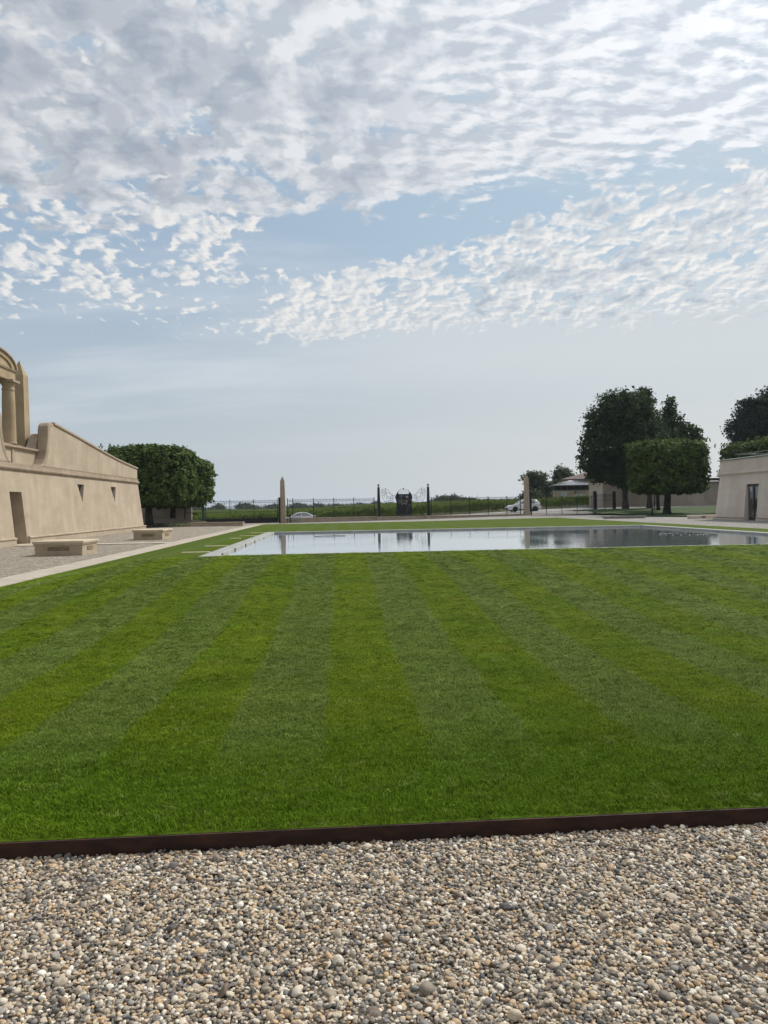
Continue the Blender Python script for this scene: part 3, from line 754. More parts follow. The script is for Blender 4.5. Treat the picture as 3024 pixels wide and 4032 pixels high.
def railing(t, L, z0, h, posts, pick, post_r=.035, midz=.95, first_post=True):
    """posts as parts, one mesh of pickets per bay, rails"""
    for a in posts:
        MB().box(a-post_r, a+post_r, -post_r, post_r, z0, z0+h).build('post', M['iron'], t)
    edges = list(posts)
    for a, b in zip(edges, edges[1:]):
        m = MB(); n = max(2, round((b-a)/pick))
        for k in range(1, n):
            x = a+(b-a)*k/n
            m.box(x-.010, x+.010, -.010, .010, z0+.05, z0+h-.14)
            m.frustum(x, 0, z0+h-.14, z0+h-.04, .016, .01, .001, .001)
        m.build('picket_panel', M['picket'], t)
    m = MB()
    a0, a1 = posts[0], posts[-1]
    for z in (z0+.07, z0+midz, z0+h-.33, z0+h-.19): m.box(a0, a1, -.016, .016, z, z+.03)
    m.build('rail', M['picket'], t)
def fence(s0, s1, zt, label, posts):
    t = thing('iron_railing', label, 'railing', wp(s0, 0, zt), WA, 'iron railings on the low walls')
    railing(t, s1-s0, .002, 1.92, [p - s0 for p in posts], .145)
fence(.45, SP0-.2, .52, 'black iron railing on the low wall left of the crest panel', [.5, 1.0, 3.05, 5.1, 7.15, 9.25])
fence(SP1+.2, 25.6, .46, 'black iron railing on the low wall right of the crest panel', [15.35, 17.5, 19.6, 21.7, 23.85, 25.45])

# crest panel between the posts
cp = thing('crest_panel', 'black wrought iron crest panel with shield, crown and two winged griffins', 'crest panel', wp((SP0+SP1)/2+.02, 0, .49), WA)
k_ = 77.9/3030/5.53                                                  # photo pixels of the crest to metres
def cx_(px): return (px-838)*k_
def cz_(py): return (945-py)*k_
MB().box(-2.42, 2.2, -.06, .06, .002, .10).build('base_beam', M['iron'], cp)
sh = [(640,870),(668,850),(668,640),(655,590),(640,520),(655,490),(690,430),(705,418),(718,430),(712,462),(838,466),(962,460),(950,420),(970,414),(985,430),(1015,470),(1034,520),(1022,590),(1012,640),(1016,820),(1050,860),(1012,890),(1005,915),(672,918)]
MB().extrude([(cx_(a), cz_(b)) for a, b in sh], 'y', -.03, .03).build('shield', M['iron'], cp)
def line(m, pts, r=.013, y=-.045): m.tube([(cx_(a), y, cz_(b)) for a, b in pts], r, 5)
def star_poly(cx, cy, r): return [(cx_(cx + (r if i % 2 == 0 else r*.45)*math.sin(i*math.pi/5)), cz_(cy - (r if i % 2 == 0 else r*.45)*math.cos(i*math.pi/5))) for i in range(10)]
for x in (750, 783, 816): MB().extrude(star_poly(x, 507, 16), 'y', -.046, -.031).build('star', M['silver'], cp)
m = MB()                                                             # mask at the upper right
m.extrude([(cx_(a), cz_(b)) for a, b in ((875,510),(890,502),(925,502),(940,510),(940,535),(925,552),(912,545),(905,556),(895,545),(885,552),(874,535))], 'y', -.046, -.031)
m.build('mask_ornament', M['silver'], cp)
m = MB()
line(m, [(740,545),(760,535),(785,545),(765,560),(740,575),(735,600),(710,590)], .018); line(m, [(735,590),(750,615),(735,640),(745,665)], .02)
line(m, [(705,580),(705,620),(712,650),(708,675),(735,672)], .018); line(m, [(760,580),(790,572),(815,578)], .018)
line(m, [(745,615),(765,640),(752,655),(735,645)], .015); line(m, [(760,600),(785,592)], .015); line(m, [(740,655),(770,662),(775,640)], .015)
m.build('lion_ornament', M['silver'], cp)
m = MB()
for a, b in (((782,688),(782,607)),((782,607),(897,607)),((897,607),(897,688))): line(m, [a, b], .020)
m.build('frame_bracket', M['gold'], cp)
for x in (803, 874): MB().extrude(star_poly(x, 630, 12), 'y', -.046, -.031).build('star', M['silver'], cp)
MB().extrude([(cx_(a), cz_(b)) for a, b in ((790,690),(838,640),(892,690),(892,712),(838,662),(790,712))], 'y', -.044, -.031).build('chevron', M['silver'], cp)
m = MB(); line(m, [(790,712),(788,745),(840,782),(892,745),(892,712)], .010); line(m, [(815,722),(840,712),(865,722),(840,735),(815,722)], .008); line(m, [(815,748),(840,740),(865,748)], .008)
m.build('inner_shield', M['picket'], cp)
m = MB(); line(m, [(990,700),(925,790),(858,910)], .010); line(m, [(950,675),(925,720)], .012); line(m, [(925,720),(900,765),(855,840)], .006)
m.build('bend_ornament', M['silver'], cp)
MB().extrude(star_poly(958, 706, 14), 'y', -.046, -.031).build('star', M['silver'], cp)
m = MB(); line(m, [(908,590),(905,670)], .036); line(m, [(935,600),(950,590),(960,605),(940,620)], .012)
m.build('tassel_ornament', M['gold'], cp)
# crown
m = MB()
line(m, [(735,455),(740,425),(780,405),(835,397),(890,403),(930,425),(935,455)], .008, 0); line(m, [(745,450),(780,428),(835,420),(890,428),(925,450)], .006, 0)
line(m, [(720,395),(735,420),(760,385),(775,365),(790,385),(812,385),(830,365),(850,385),(870,383),(892,362),(905,385),(925,415),(940,390)], .010, 0)
line(m, [(740,440),(790,412),(835,408),(885,412),(930,440)], .008, 0); line(m, [(790,458),(838,448),(882,456)], .012, 0)
m.build('crown', M['silver'], cp)
for a, b in ((716,400),(729,382),(773,362),(892,358),(936,379),(949,395)): MB().sphere((cx_(a), 0, cz_(b)), .042).build('crown_ball', M['iron'], cp)
m = MB()
for a, b in ((832,340),(820,356),(844,356)): m.sphere((cx_(a), 0, cz_(b)), .052)
m.build('crown_trefoil', M['plum'], cp)
# griffins, drawn in iron rod (outline strokes measured on the left one; the right one mirrors it)
G = [[(340,355),(345,385),(338,410),(345,430),(340,455),(352,475),(345,505),(358,525),(350,545),(372,560),(378,590),(395,600),(390,622),(412,628),(430,612)],
     [(340,355),(380,358),(415,392),(436,430),(442,480),(440,505)],[(352,372),(385,400),(420,470)],[(350,420),(385,440),(410,490)],[(355,480),(385,492),(405,530)],
     [(405,325),(440,352),(485,378),(515,412),(525,445)],[(405,325),(430,370),(426,400),(440,420),(428,448),(450,452),(480,435),(505,440),(525,445)],
     [(525,445),(558,460),(587,488),(580,512),(556,520),(530,512),(548,496),(570,494),(587,488)],[(530,512),(545,545),(555,565)],[(535,465),(550,470)],
     [(440,505),(455,520),(445,555),(432,585),(450,600),(470,595),(478,615),(500,600),(520,615),(530,590),(545,560),(530,512)],[(470,530),(490,545),(500,585)],[(455,520),(480,512),(510,540),(520,580)],
     [(545,570),(570,560),(590,530),(608,490),(645,485)],[(530,600),(570,600),(590,560),(600,540),(650,560)],[(578,640),(585,610),(605,620),(655,672)],[(578,640),(600,648),(645,676)],
     [(430,612),(405,640),(432,650),(445,680),(430,720),(435,770),(425,800)],[(520,615),(545,640),(530,655),(510,690),(470,710),(450,690)],[(535,655),(525,700),(500,720),(500,760),(495,800),(500,860)],
     [(505,740),(540,728),(565,745),(575,775),(562,800)],[(410,650),(405,690),(385,710),(365,690),(358,655),(375,638),(400,645)],[(385,710),(390,740),(380,775),(390,815),(415,830),(435,860)],[(445,680),(470,660),(490,670)],[(315,412),(345,410)],[(325,650),(358,655)]]
for mir, nm in ((False, 'left'), (True, 'right')):
    m = MB()
    for st in G:
        line(m, [((2*838-a) if mir else a, b) for a, b in st], .018, 0)
    m.build('griffin_ornament', M['picket'], cp)

# gates
def gate(s0, s1, zb_, h, kick, label, n_bays, group):
    t = thing('sliding_gate', label, 'gate', wp(s0, .05, zb_), WA, group); L = s1-s0
    if kick: MB().box(.02, L-.02, -.025, .025, .02, kick).build('kick_panel', M['iron'], t)
    else: MB().box(0, L, -.04, .04, .03, .14).build('bottom_beam', M['iron'], t)
    z0 = kick + .002 if kick else .142
    railing(t, L, z0, h-z0, list(np.linspace(.05, L-.05, n_bays+1)), .15, .032, .62)
    return t
t = gate(-7.35, -.45, .08, 2.33, .50, 'black iron sliding gate with a solid kick panel left of the left obelisk', 3, 'sliding iron gates')
t = gate(26.65, 34.15, .17, 2.15, 0, 'open bar iron sliding gate in front of the road, right of the right obelisk', 4, 'sliding iron gates')
def gate_post(s, n, z, h, w, mat, label):
    t = thing('gate_post', label, 'post', wp(s, n, z), WA, 'steel gate posts')
    MB().box(-w, w, -w, w, -.1, h-.04).build('shaft', mat, t, bevel=.006)
    MB().box(-w-.02, w+.02, -w-.02, w+.02, h-.038, h).build('cap', mat, t, bevel=.006)
gate_post(-7.55, 0, .05, 2.75, .10, M['bluegrey'], 'blue grey steel gate post at the far left gate, half under the pruned tree')
gate_post(-.36, -.3, 0, 2.55, .085, M['iron'], 'black gate post close against the left obelisk')
gate_post(26.50, -.2, .2, 2.55, .11, M['iron'], 'black gate post close against the right obelisk')
gate_post(34.42, 0, .15, 2.60, .14, M['iron'], 'thick black gate post between the right sliding gate and the short railing')
gate_post(36.85, 0, .6, 2.10, .13, M['iron'], 'black end post of the short railing near the lichen covered trunk')
t = thing('iron_railing', 'short black iron railing on the ledge between two thick posts on the right', 'railing', wp(34.6, 0, .80), WA, 'iron railings on the low walls')
railing(t, 2.1, .002, 1.72, [.04, 1.1, 2.1], .15)
# pedestrian gate on the left
t = thing('pedestrian_gate', 'narrow iron bar gate with a letter plate under the left trees', 'gate', (-14.6, 73.5, .42), R(5))
MB().box(-.10, .04, -.05, .05, 0, 1.75).build('post', M['bluegrey'], t); MB().box(1.66, 1.78, -.05, .05, 0, 1.75).build('post', M['bluegrey'], t)
m = MB()
for k in range(13): m.box(.10+k*.125, .122+k*.125, -.01, .01, .06, 1.62)
for z in (.05, .72, .80, 1.60): m.box(.04, 1.66, -.014, .014, z, z+.03)
m.build('bars', M['picket'], t); MB().box(.65, 1.15, -.03, -.012, .60, .71).build('letter_plate', M['iron'], t)

# sign and bollard beside the left obelisk
x, y, _ = wp(1.25, -.6)
t = thing('sign_board', 'small pale rectangular sign board on a short foot beside the left obelisk', 'sign', (x, y, 0))
MB().box(-.38, .42, -.03, .03, .20, .55).build('panel', M['concrete'], t, bevel=.01); MB().box(-.06, .06, -.05, .05, -.05, .198).build('foot', M['concrete'], t)
x, y, _ = wp(.62, -.7)
t = thing('bollard', 'short black bollard between the left obelisk and the pale sign', 'bollard', (x, y, 0), 0, 'black bollards')
MB().lathe([(.10,-.05),(.09,.05),(.075,.1),(.07,.78)], 0, 0, 12).build('post', M['iron'], t); MB().lathe([(.09,.782),(.11,.84),(.07,.90),(.02,.92)], 0, 0, 12).build('head', M['iron'], t)
t = thing('bollard', 'short black bollard at the edge of the right grass bed', 'bollard', (26.6, 64.3, .22), 0, 'black bollards')
MB().lathe([(.085,-.05),(.085,.60)], 0, 0, 12).build('post', M['iron'], t); MB().lathe([(.10,.602),(.10,.68),(.03,.70)], 0, 0, 12).build('head', M['iron'], t)

# ------------------------------------------------------------------ left back: walls, low planter wall
t = thing('garden_wall', 'plain beige wall behind the left trees', 'wall', (-22, 75.5, 0))
MB().box(-6, 7.6, 0, .4, -.2, 2.7).build('wall', M['wall_s'], t); MB().box(-6.05, 7.65, -.06, .46, 2.702, 2.80).build('coping', M['trim'], t, bevel=.01)
t = thing('ramp_wall', 'low beige wall with a sloping coping behind the left tree trunks', 'wall', (-18.1, 71.2, 0))
MB().extrude([(-3.5,-.2),(5.8,-.2),(5.8,.30),(0,.98),(-3.5,1.36)], 'y', 0, .3).build('wall', M['wall_s'], t)
MB().extrude([(-3.5,1.362),(0,.982),(5.8,.302),(5.8,.40),(0,1.08),(-3.5,1.46)], 'y', -.06, .36).build('coping', M['trim'], t)
t = thing('planter_wall', 'low rose stone wall at the end of the left gravel, before the gate', 'wall', (-12.55, 64.9, .07), R(-10))
MB().box(0, 4.55, 0, .45, -.1, .27).build('wall', M['pinkstone'], t); MB().box(-.04, 4.59, -.04, .49, .272, .38).build('coping', M['trim'], t, bevel=.012)

# ------------------------------------------------------------------ right: bed, low walls, bench, back wall
def z_bed(X, Y):
    return .30 + .05*sm(24, 28, X) + .45*sm(66, 82, Y) + .12*sm(36, 46, X)
bx = np.arange(24, 60.1, 1.0); by = np.arange(56, 93.1, 1.0)
def bed_in(x, y):
    lim = 66 if x < 27 else (58 if x < 29 else 56)
    edge = y > 79 - (x-24.0)*4.5 if x < 29 else True
    wall_lim = y < 82.0 + .2*(x-25)
    return edge and wall_lim and x > 24
structure(grid('grass_bed', bx, by, z_bed, M['bedgrass'], keep=bed_in))
e = MB(); edge_pts = [(28.9,82.2),(27.6,75),(26.6,68),(26.5,63.5),(27.5,60),(29.0,58)]
for (x0,y0),(x1,y1) in zip(edge_pts, edge_pts[1:]):
    e.add([(x0,y0,.0),(x1,y1,.0),(x1,y1,.34),(x0,y0,.34),(x0+.15,y0,.0),(x1+.15,y1,.0),(x1+.15,y1,.36),(x0+.15,y0,.36)], [(0,1,2,3),(4,7,6,5),(3,2,6,7)])
tag(e.build('bed_edging', M['bedgrass'], recalc=False), 'clipped dark green border round the right grass bed', 'border')
t = thing('ledge_wall', 'pale stone ledge under the short railing at the right gate', 'wall', wp(34.75, -.05, 0), WA)
MB().box(0, 8.5, -.15, .15, -.1, .68).build('wall', M['stone'], t); MB().box(-.05, 8.5, -.2, .2, .682, .78).build('coping', M['slab'], t, bevel=.012)
t = thing('stone_bench', 'long low grey concrete bench on the gravel behind the pool', 'bench', (20.65, 59.75, .18), math.atan2(-1.0, 3.2))
MB().box(.1, 3.2, .05, .40, -.1, .14).build('base', M['concrete'], t); MB().box(0, 3.32, 0, .45, .142, .27).build('seat', M['concrete'], t, bevel=.012)
t = thing('vent_wall', 'low rounded beige wall with a small dark vent beside the right building', 'wall', (25.05, 53.7, .15))
MB().extrude([(.04,-.1),(2.1,-.1),(2.1,.36),(-.02,.36),(-.06,.30),(-.04,.22)], 'y', 0, .6).build('wall', M['wall_r'], t, bevel=.02)
MB().box(.78, 1.05, -.012, -.002, .17, .27).build('vent', M['dark'], t)
t = thing('garden_stake', 'thin rusty stake standing in the right grass bed', 'stake', (33.6, 81, .7))
MB().tube([(0,0,-.1),(0,0,.75)], .018).build('rod', M['steel'], t)
t = thing('lamp_pole', 'thin grey pole standing before the short railing on the right', 'pole', (27.4, 78.2, .3))
MB().tube([(0,0,-.1),(0,0,1.35)], .03).build('pole', M['zinc'], t); MB().box(-.25, .9, -.03, .03, .12, .2).build('foot_bar', M['zinc'], t)
# long beige store behind the right trees
ws = thing('store_building', 'long plain beige wall of a store behind the right trees', 'building', (31.4, 90.5, .5), R(-5))
MB().box(0, 12.0, 0, 7, -1, 3.35).build('wall', M['wall_s'], ws)
MB().box(12.002, 40, 1.2, 7, -1, 3.15).build('wall', M['wall_s'], ws)
MB().box(-.08, 12.08, -.10, 7.1, 3.352, 3.52).build('cornice', M['trim'], ws); MB().box(12.09, 40, 1.1, 7.1, 3.152, 3.32).build('cornice', M['trim'], ws)
MB().box(.001, 12.15, -.12, -.001, -1, .55).build('base_course', M['wall_s'], ws, bevel=.03)
MB().box(-.02, 40, .2, 7, 3.53, 3.7).build('roof', M['tiles'], ws)

# pavilion and main house
pv = thing('pavilion', 'stone pavilion with a hipped zinc roof, dark clerestory glazing and pale doors', 'building', (30.2, 107, .7), R(-12))
MB().box(0, 5.4, 0, 4, -1, 2.62).build('wall', M['stone'], pv)
MB().box(.04, 5.36, .04, 3.9, 2.622, 3.2).build('clerestory', M['dark'], pv)
for k in range(7): MB().box(.02+k*.875, .12+k*.875, -.01, .039, 2.622, 3.2).build('mullion', M['bluegrey'], pv)
MB().box(-.05, 5.45, -.05, -.011, 2.55, 2.65).build('sill_rail', M['bluegrey'], pv)
zr = 3.21
MB().add([(-.55,-.55,zr),(5.95,-.55,zr),(5.95,4.5,zr),(-.55,4.5,zr),(2.6,2,zr+.80),(2.9,2,zr+.80),(-.55,-.55,zr+.1),(5.95,-.55,zr+.1),(5.95,4.5,zr+.1),(-.55,4.5,zr+.1)],
  [(3,2,1,0),(0,1,7,6),(1,2,8,7),(2,3,9,8),(3,0,6,9),(6,7,5,4),(7,8,5),(8,9,4,5),(9,6,4)]).build('roof', M['zinc'], pv)
m = MB()
for k in range(14):
    x = -.4+k*.48; tx = 2.6+.3*k/13; m.tube([(x,-.53,zr+.12),(x+(tx-x)*.93,2-.18,zr+.78)], .022, 4)
m.build('roof_seam', M['zinc'], pv)
for x0, x1, z1, mt in ((.85, 1.75, 2.4, 'door_white'), (2.75, 4.2, 2.05, 'door_white')):
    d_ = MB().box(x0, x1, -.03, -.004, -1, z1); d_.build('door', M[mt], pv)
m = MB().box(2.75, 4.2, -.03, -.004, 2.06, 2.42); m.build('transom_window', M['glass'], pv)
mh = thing('main_house', 'larger house with a brown tiled roof behind the pavilion', 'building', (33.3, 113.5, .7), R(-12))
MB().box(0, 16, 0, 12, -1, 4.3).build('wall', M['wall_s'], mh)
MB().add([(-.4,-.4,4.302),(16.4,-.4,4.302),(16.4,12.4,4.302),(-.4,12.4,4.302),(6,6,6.1),(12,6,6.1)], [(0,1,5,4),(1,2,5),(2,3,4,5),(3,0,4),(3,2,1,0)]).build('roof', M['tiles'], mh)
MB().box(-.45, 16.45, -.48, -.402, 4.22, 4.34).build('gutter', M['zincdark'], mh)

# ------------------------------------------------------------------ cars (nose towards -X)
def wheel_set(t, xs_, w, r):
    for x in xs_:
        for s in (-1, 1):
            y = s*(w/2-.10)
            ty = MB().lathe([(r*.62,-.10),(r*.93,-.105),(r,-.07),(r,.07),(r*.93,.105),(r*.62,.10)], 0, 0, 22, True, 'y')
            wh = ty.build('tyre', M['tyre'], None); wh.name = 'wheel'; wh.parent = t; wh.location = (x, y, r)
            rm = MB().lathe([(.02,-.09),(r*.60,-.085),(r*.63,-.06),(r*.63,.06),(r*.60,.085),(.02,.09)], 0, 0, 16, True, 'y').build('rim', M['rim'], wh)
def arch_outline(pts_bottom, xs_, r, zc):
    """bottom edge from rear to nose, with wheel arches"""
    out = []; x_r, x_f, zl = pts_bottom
    out.append((x_r, zl))
    for x in sorted(xs_, reverse=True):
        dz = zl - zc; a0 = math.asin(max(-1, min(1, dz/r)))
        for i in range(11):
            a = a0 + (math.pi-2*a0)*i/10; out.append((x + r*math.cos(a), zc + r*math.sin(a)))
    out.append((x_f, zl)); return out
def loft(m, outline, halfw):
    """side outline (x,z) lofted across the width with rounded shoulders: halfw(x,z)->half width"""
    n = len(outline); rings = []
    cxm = sum(p[0] for p in outline)/n; czm = sum(p[1] for p in outline)/n
    for f, sh in ((-1,.93),(-.93,.985),(0,1.),(.93,.985),(1,.93)):
        rings.append([(cxm+(x-cxm)*sh, f*halfw(x, z), czm+(z-czm)*sh) for x, z in outline])
    v = [p for r in rings for p in r]
    fs = [(k*n+i, k*n+(i+1) % n, (k+1)*n+(i+1) % n, (k+1)*n+i) for k in range(4) for i in range(n)]
    m.add(v, fs, False); m.add(rings[0], [tuple(range(n))]); m.add(rings[4], [tuple(range(n-1,-1,-1))])
def car(name, label, loc, rz, hood, roofline, belt, L, W, ax, wr, glass_sides, rear_lamp, head_lamp, wind, back):
    t = thing(name, label, 'car', loc, rz, 'white parked cars')
    lower = arch_outline((L-.06, .10, .22), ax, wr+.06, wr)
    m = MB()
    # shell: bottom with arches, nose, bonnet, tail
    out = [(L-.02,.42)] + lower + hood + belt
    # lower body
    loft(m, out, lambda x, z: W/2*(1-.10*(max(0, .5-x)/.5)**2-.05*(max(0, x-(L-.4))/.4)**2))
    m.build('body', M['paint'], t)
    g = MB(); loft(g, roofline, lambda x, z: (W/2-.07) - .24*max(0, (z-.9))/.5); g.build('cabin', M['paint'], t)
    hw = lambda z: (W/2-.07) - .24*max(0, (z-.9))/.5
    for poly in glass_sides:
        for s in (-1, 1):
            v = [(x, s*(hw(z)+.012), z) for x, z in poly] + [(x, s*(hw(z)-.03), z) for x, z in poly]
            n = len(poly)
            MB().add(v, [tuple(range(n)), tuple(range(2*n-1,n-1,-1))] + [(i,(i+1)%n,n+(i+1)%n,n+i) for i in range(n)]).build('side_window', M['glass'], t)
    for nm, (x0,z0,x1,z1) in (('windscreen', wind), ('rear_window', back)):
        dx, dz = x1-x0, z1-z0; ln = math.hypot(dx, dz); nxx, nz = (-dz/ln*.014, dx/ln*.014) if nm == 'windscreen' else (dz/ln*.014*-1*-1, -dx/ln*.014)
        v = [(x0+nxx,-hw(z0)+.08,z0+nz),(x0+nxx,hw(z0)-.08,z0+nz),(x1+nxx,hw(z1)-.06,z1+nz),(x1+nxx,-hw(z1)+.06,z1+nz)]
        MB().add(v, [(0,1,2,3)]).build(nm, M['glass'], t)
    for s in (-1, 1):
        x, z, dx, dz = rear_lamp
        MB().box(x-dx, x+.015, s*(W/2-.16)-.15, s*(W/2-.16)+.145, z-dz/2, z+dz/2).build('taillight', M['lampred'], t, bevel=.015)
        x, z, dx, dz = head_lamp
        MB().box(x-.012, x+dx, s*(W/2-.24)-.16, s*(W/2-.24)+.16, z-dz/2, z+dz/2).build('headlight', M['lampclear'], t, bevel=.03)
        mx = wind[0]+.28
        MB().sphere((mx, s*(W/2+.08), .98), .10, 10, 6, sx=.7, sy=1.0, sz=.7).build('mirror', M['paint'], t)
        MB().box(L*.50, L*.50+.17, s*(W/2+.004)-.012, s*(W/2+.004)+.012, .80, .835).build('door_handle', M['paint'], t)
        MB().box(ax[0]+.45, ax[1]-.45, s*(W/2-.005)-.012, s*(W/2-.005)+.012, .235, .33).build('sill', M['plastic'], t)
    MB().box(-.015, .16, -W/2*.62, W/2*.62, .26, .44).build('grille', M['plastic'], t, bevel=.03)
    MB().box(L-.12, L+.012, -.28, .28, .50, .62).build('number_plate', M['white'], t)
    wheel_set(t, ax, W, wr)
    return t
# hatchback, 4.1 m
car('hatchback', 'white hatchback on the road behind the right obelisk and gate', (19.75, 90.6, float(z_far(21.5, 90))+.02), R(2),
    [(.04,.34),(.0,.52),(.06,.64),(.30,.76),(.75,.86),(1.12,.92)], [(1.02,.88),(1.35,1.10),(1.78,1.40),(2.2,1.46),(2.9,1.465),(3.45,1.42),(3.75,1.20),(3.97,.92),(3.9,.86)],
    [(1.5,.93),(3.6,.95),(3.98,.93),(4.06,.72),(4.09,.5)], 4.1, 1.74, (.80, 3.32), .315,
    [[(1.42,.95),(1.86,1.34),(2.32,1.385),(2.30,.96)], [(2.40,.96),(2.42,1.385),(3.05,1.37),(3.30,1.10),(3.22,.99)]],
    (4.02,.86,.16,.26), (.05,.60,.30,.14), (1.15,.96,1.74,1.385), (3.93,.98,3.52,1.38))
# saloon, 4.7 m
car('sedan', 'white low saloon car behind the low wall by the left obelisk', (-7.62, 95.3, float(z_far(-5.3, 95))+.02), R(3),
    [(.04,.34),(.0,.50),(.08,.62),(.4,.74),(1.0,.85),(1.45,.90)], [(1.30,.86),(1.75,1.10),(2.25,1.36),(2.7,1.44),(3.1,1.44),(3.6,1.34),(4.1,1.12),(4.45,.98),(4.4,.88)],
    [(1.9,.92),(4.1,.97),(4.55,1.00),(4.66,.90),(4.68,.55)], 4.7, 1.82, (.92, 3.72), .33,
    [[(1.72,.96),(2.28,1.28),(2.78,1.355),(2.80,.97)], [(2.88,.97),(2.87,1.355),(3.2,1.345),(3.62,1.22),(4.02,1.05),(3.9,.99)]],
    (4.66,.84,.28,.16), (.06,.60,.34,.12), (1.42,.95,2.2,1.33), (4.3,1.06,3.68,1.30))

# ------------------------------------------------------------------ vegetation
def leaves(name, c, nrm, size, mat, parent=None, aspect=.7, seed=0):
    r = np.random.default_rng(seed); n = len(c)
    nrm = nrm/np.maximum(1e-6, np.linalg.norm(nrm, axis=1, keepdims=True))
    t = r.normal(0, 1, (n, 3)); t -= (t*nrm).sum(1, keepdims=True)*nrm; t /= np.maximum(1e-6, np.linalg.norm(t, axis=1, keepdims=True))
    b = np.cross(nrm, t); L = size[:, None]
    v = np.empty((n, 4, 3)); v[:,0] = c - t*L*.5; v[:,1] = c + b*L*.5*aspect - t*L*.08 + nrm*L*.10; v[:,2] = c + t*L*.5 - nrm*L*.08; v[:,3] = c - b*L*.5*aspect - t*L*.08 + nrm*L*.10
    return np_mesh(name, v.reshape(-1, 3), np.arange(n*4).reshape(-1, 4), mat, parent)

def shell_clumps(rad, e, n, r, depth=.18, wob=.05):
    d = r.normal(0, 1, (n, 3)); d /= np.linalg.norm(d, axis=1, keepdims=True)
    k = (np.hypot(d[:,0]/rad[0], d[:,1]/rad[1])**e + np.abs(d[:,2]/rad[2])**e)**(-1/e)      # round in plan, boxy in elevation
    ph = np.sin(d[:,0]*7+1)*np.sin(d[:,1]*6+2)*np.sin(d[:,2]*8)
    s = 1 - depth*r.uniform(0,1,n)**2 + wob*ph + r.normal(0,.012,n)
    return d*(k*s)[:, None], d

def pollard_crown(name, rad, seed, mat, parent, zc, e=6.5, n=1150, per=15, size=(.22,.40), sprouts=0):
    r = np.random.default_rng(seed)
    c, d = shell_clumps(rad, e, n, r)
    dn = d/np.array(rad); rr = np.hypot(dn[:,0], dn[:,1]).clip(1e-4)
    g = np.stack([dn[:,0]*rr**(e-2)/rad[0], dn[:,1]*rr**(e-2)/rad[1], np.sign(dn[:,2])*np.abs(dn[:,2])**(e-1)/rad[2]], 1); g /= np.linalg.norm(g, axis=1, keepdims=True).clip(1e-9)
    m = r.integers(per-4, per+5, n); idx = np.repeat(np.arange(n), m); N = len(idx)
    off = r.normal(0, 1, (N, 3))*np.array([.20,.20,.15]); off -= g[idx]*np.abs((off*g[idx]).sum(1, keepdims=True))*.4
    P = c[idx] + off; nr = g[idx]*.6 + np.array([0,0,.55]) + r.normal(0,.42,(N,3)); sz = r.uniform(size[0], size[1], N)
    ci, di = shell_clumps(tuple(q*.8 for q in rad), e, n*4, r, .25)       # inner leaves so light does not pour through
    P = np.concatenate([P, ci]); nr = np.concatenate([nr, r.normal(0,1,(len(ci),3))]); sz = np.concatenate([sz, r.uniform(.35,.55,len(ci))])
    if sprouts:                                                            # shoots above the clipped top
        k = sprouts; a = r.uniform(-1,1,(k,2))*np.array(rad[:2])*.9
        for q in range(6):
            P = np.concatenate([P, np.stack([a[:,0]+r.normal(0,.05,k), a[:,1]+r.normal(0,.05,k), rad[2]*.92+q*.06+r.uniform(0,.05,k)], 1)])
            nr = np.concatenate([nr, r.normal(0,1,(k,3))]); sz = np.concatenate([sz, r.uniform(.14,.24,k)])
    P[:,2] += zc
    return leaves(name, P, nr, sz, mat, parent, .75, seed+1)

def trunk(name, h, r0, r1, mat, parent, lean=(0,0), limbs=5, seed=0, limb_len=2.2, flare=1.35):
    r = random.Random(seed); m = MB()
    pts = [(lean[0]*t*h + .05*math.sin(t*6+seed), lean[1]*t*h, -.15+t*(h+.15)) for t in np.linspace(0,1,9)]
    rad = [r1+(r0-r1)*(1-t) + r0*(flare-1)*max(0, 1-t*6) for t in np.linspace(0,1,9)]
    m.tube(pts, rad, 12)
    for k in range(limbs):
        a = 2*math.pi*k/limbs+r.uniform(-.3,.3); p = Vector(pts[7]); u = Vector((math.cos(a), math.sin(a), r.uniform(.6,1.1)))
        m.tube([p, p+u*limb_len*.45+Vector((0,0,.1)), p+u*limb_len+Vector((0,0,.35))], [r1*.75, r1*.5, r1*.22], 7)
    return m.build(name, mat, parent)

def pollard(loc, rad, zc, label, seed, r0=.42, sprouts=0, group='clipped round topped trees', n=1150, cast=None, lean=(0,0)):
    t = thing('pollard_tree', label, 'tree', loc, 0, group)
    trunk('trunk', zc-rad[2]*.4, r0, r0*.68, M['bark'], t, seed=seed, lean=lean)
    pollard_crown('crown', rad, seed, M['lime_leaf'], t, zc, sprouts=sprouts, n=n)
    return t
pollard((-16.25, 66.6, .05), (3.9, 3.8, 2.36), 4.42, 'clipped boxy tree with the thicker trunk, next to the left building end', 21, .36, 60)
pollard((-15.55, 72.6, .1), (3.65, 3.6, 2.1), 3.95, 'clipped boxy tree with the slimmer leaning trunk, before the narrow left gate', 22, .30, 30, lean=(.035,0))
pollard((30.05, 69.2, .36), (3.42, 3.5, 2.28), 4.30, 'clipped tree with pale green top standing alone on the right grass bed', 23, .34, 90)
for k, (x, y) in enumerate(((38.3, 66.5), (37.9, 60.0))):
    pollard((x, y, .3), (4.0, 3.8, 2.3), 4.0, 'clipped tree crown seen over the roof of the right building, ' + ('beside the lone clipped tree' if k == 0 else 'at the right edge'), 24+k, .34, 60, n=1000)

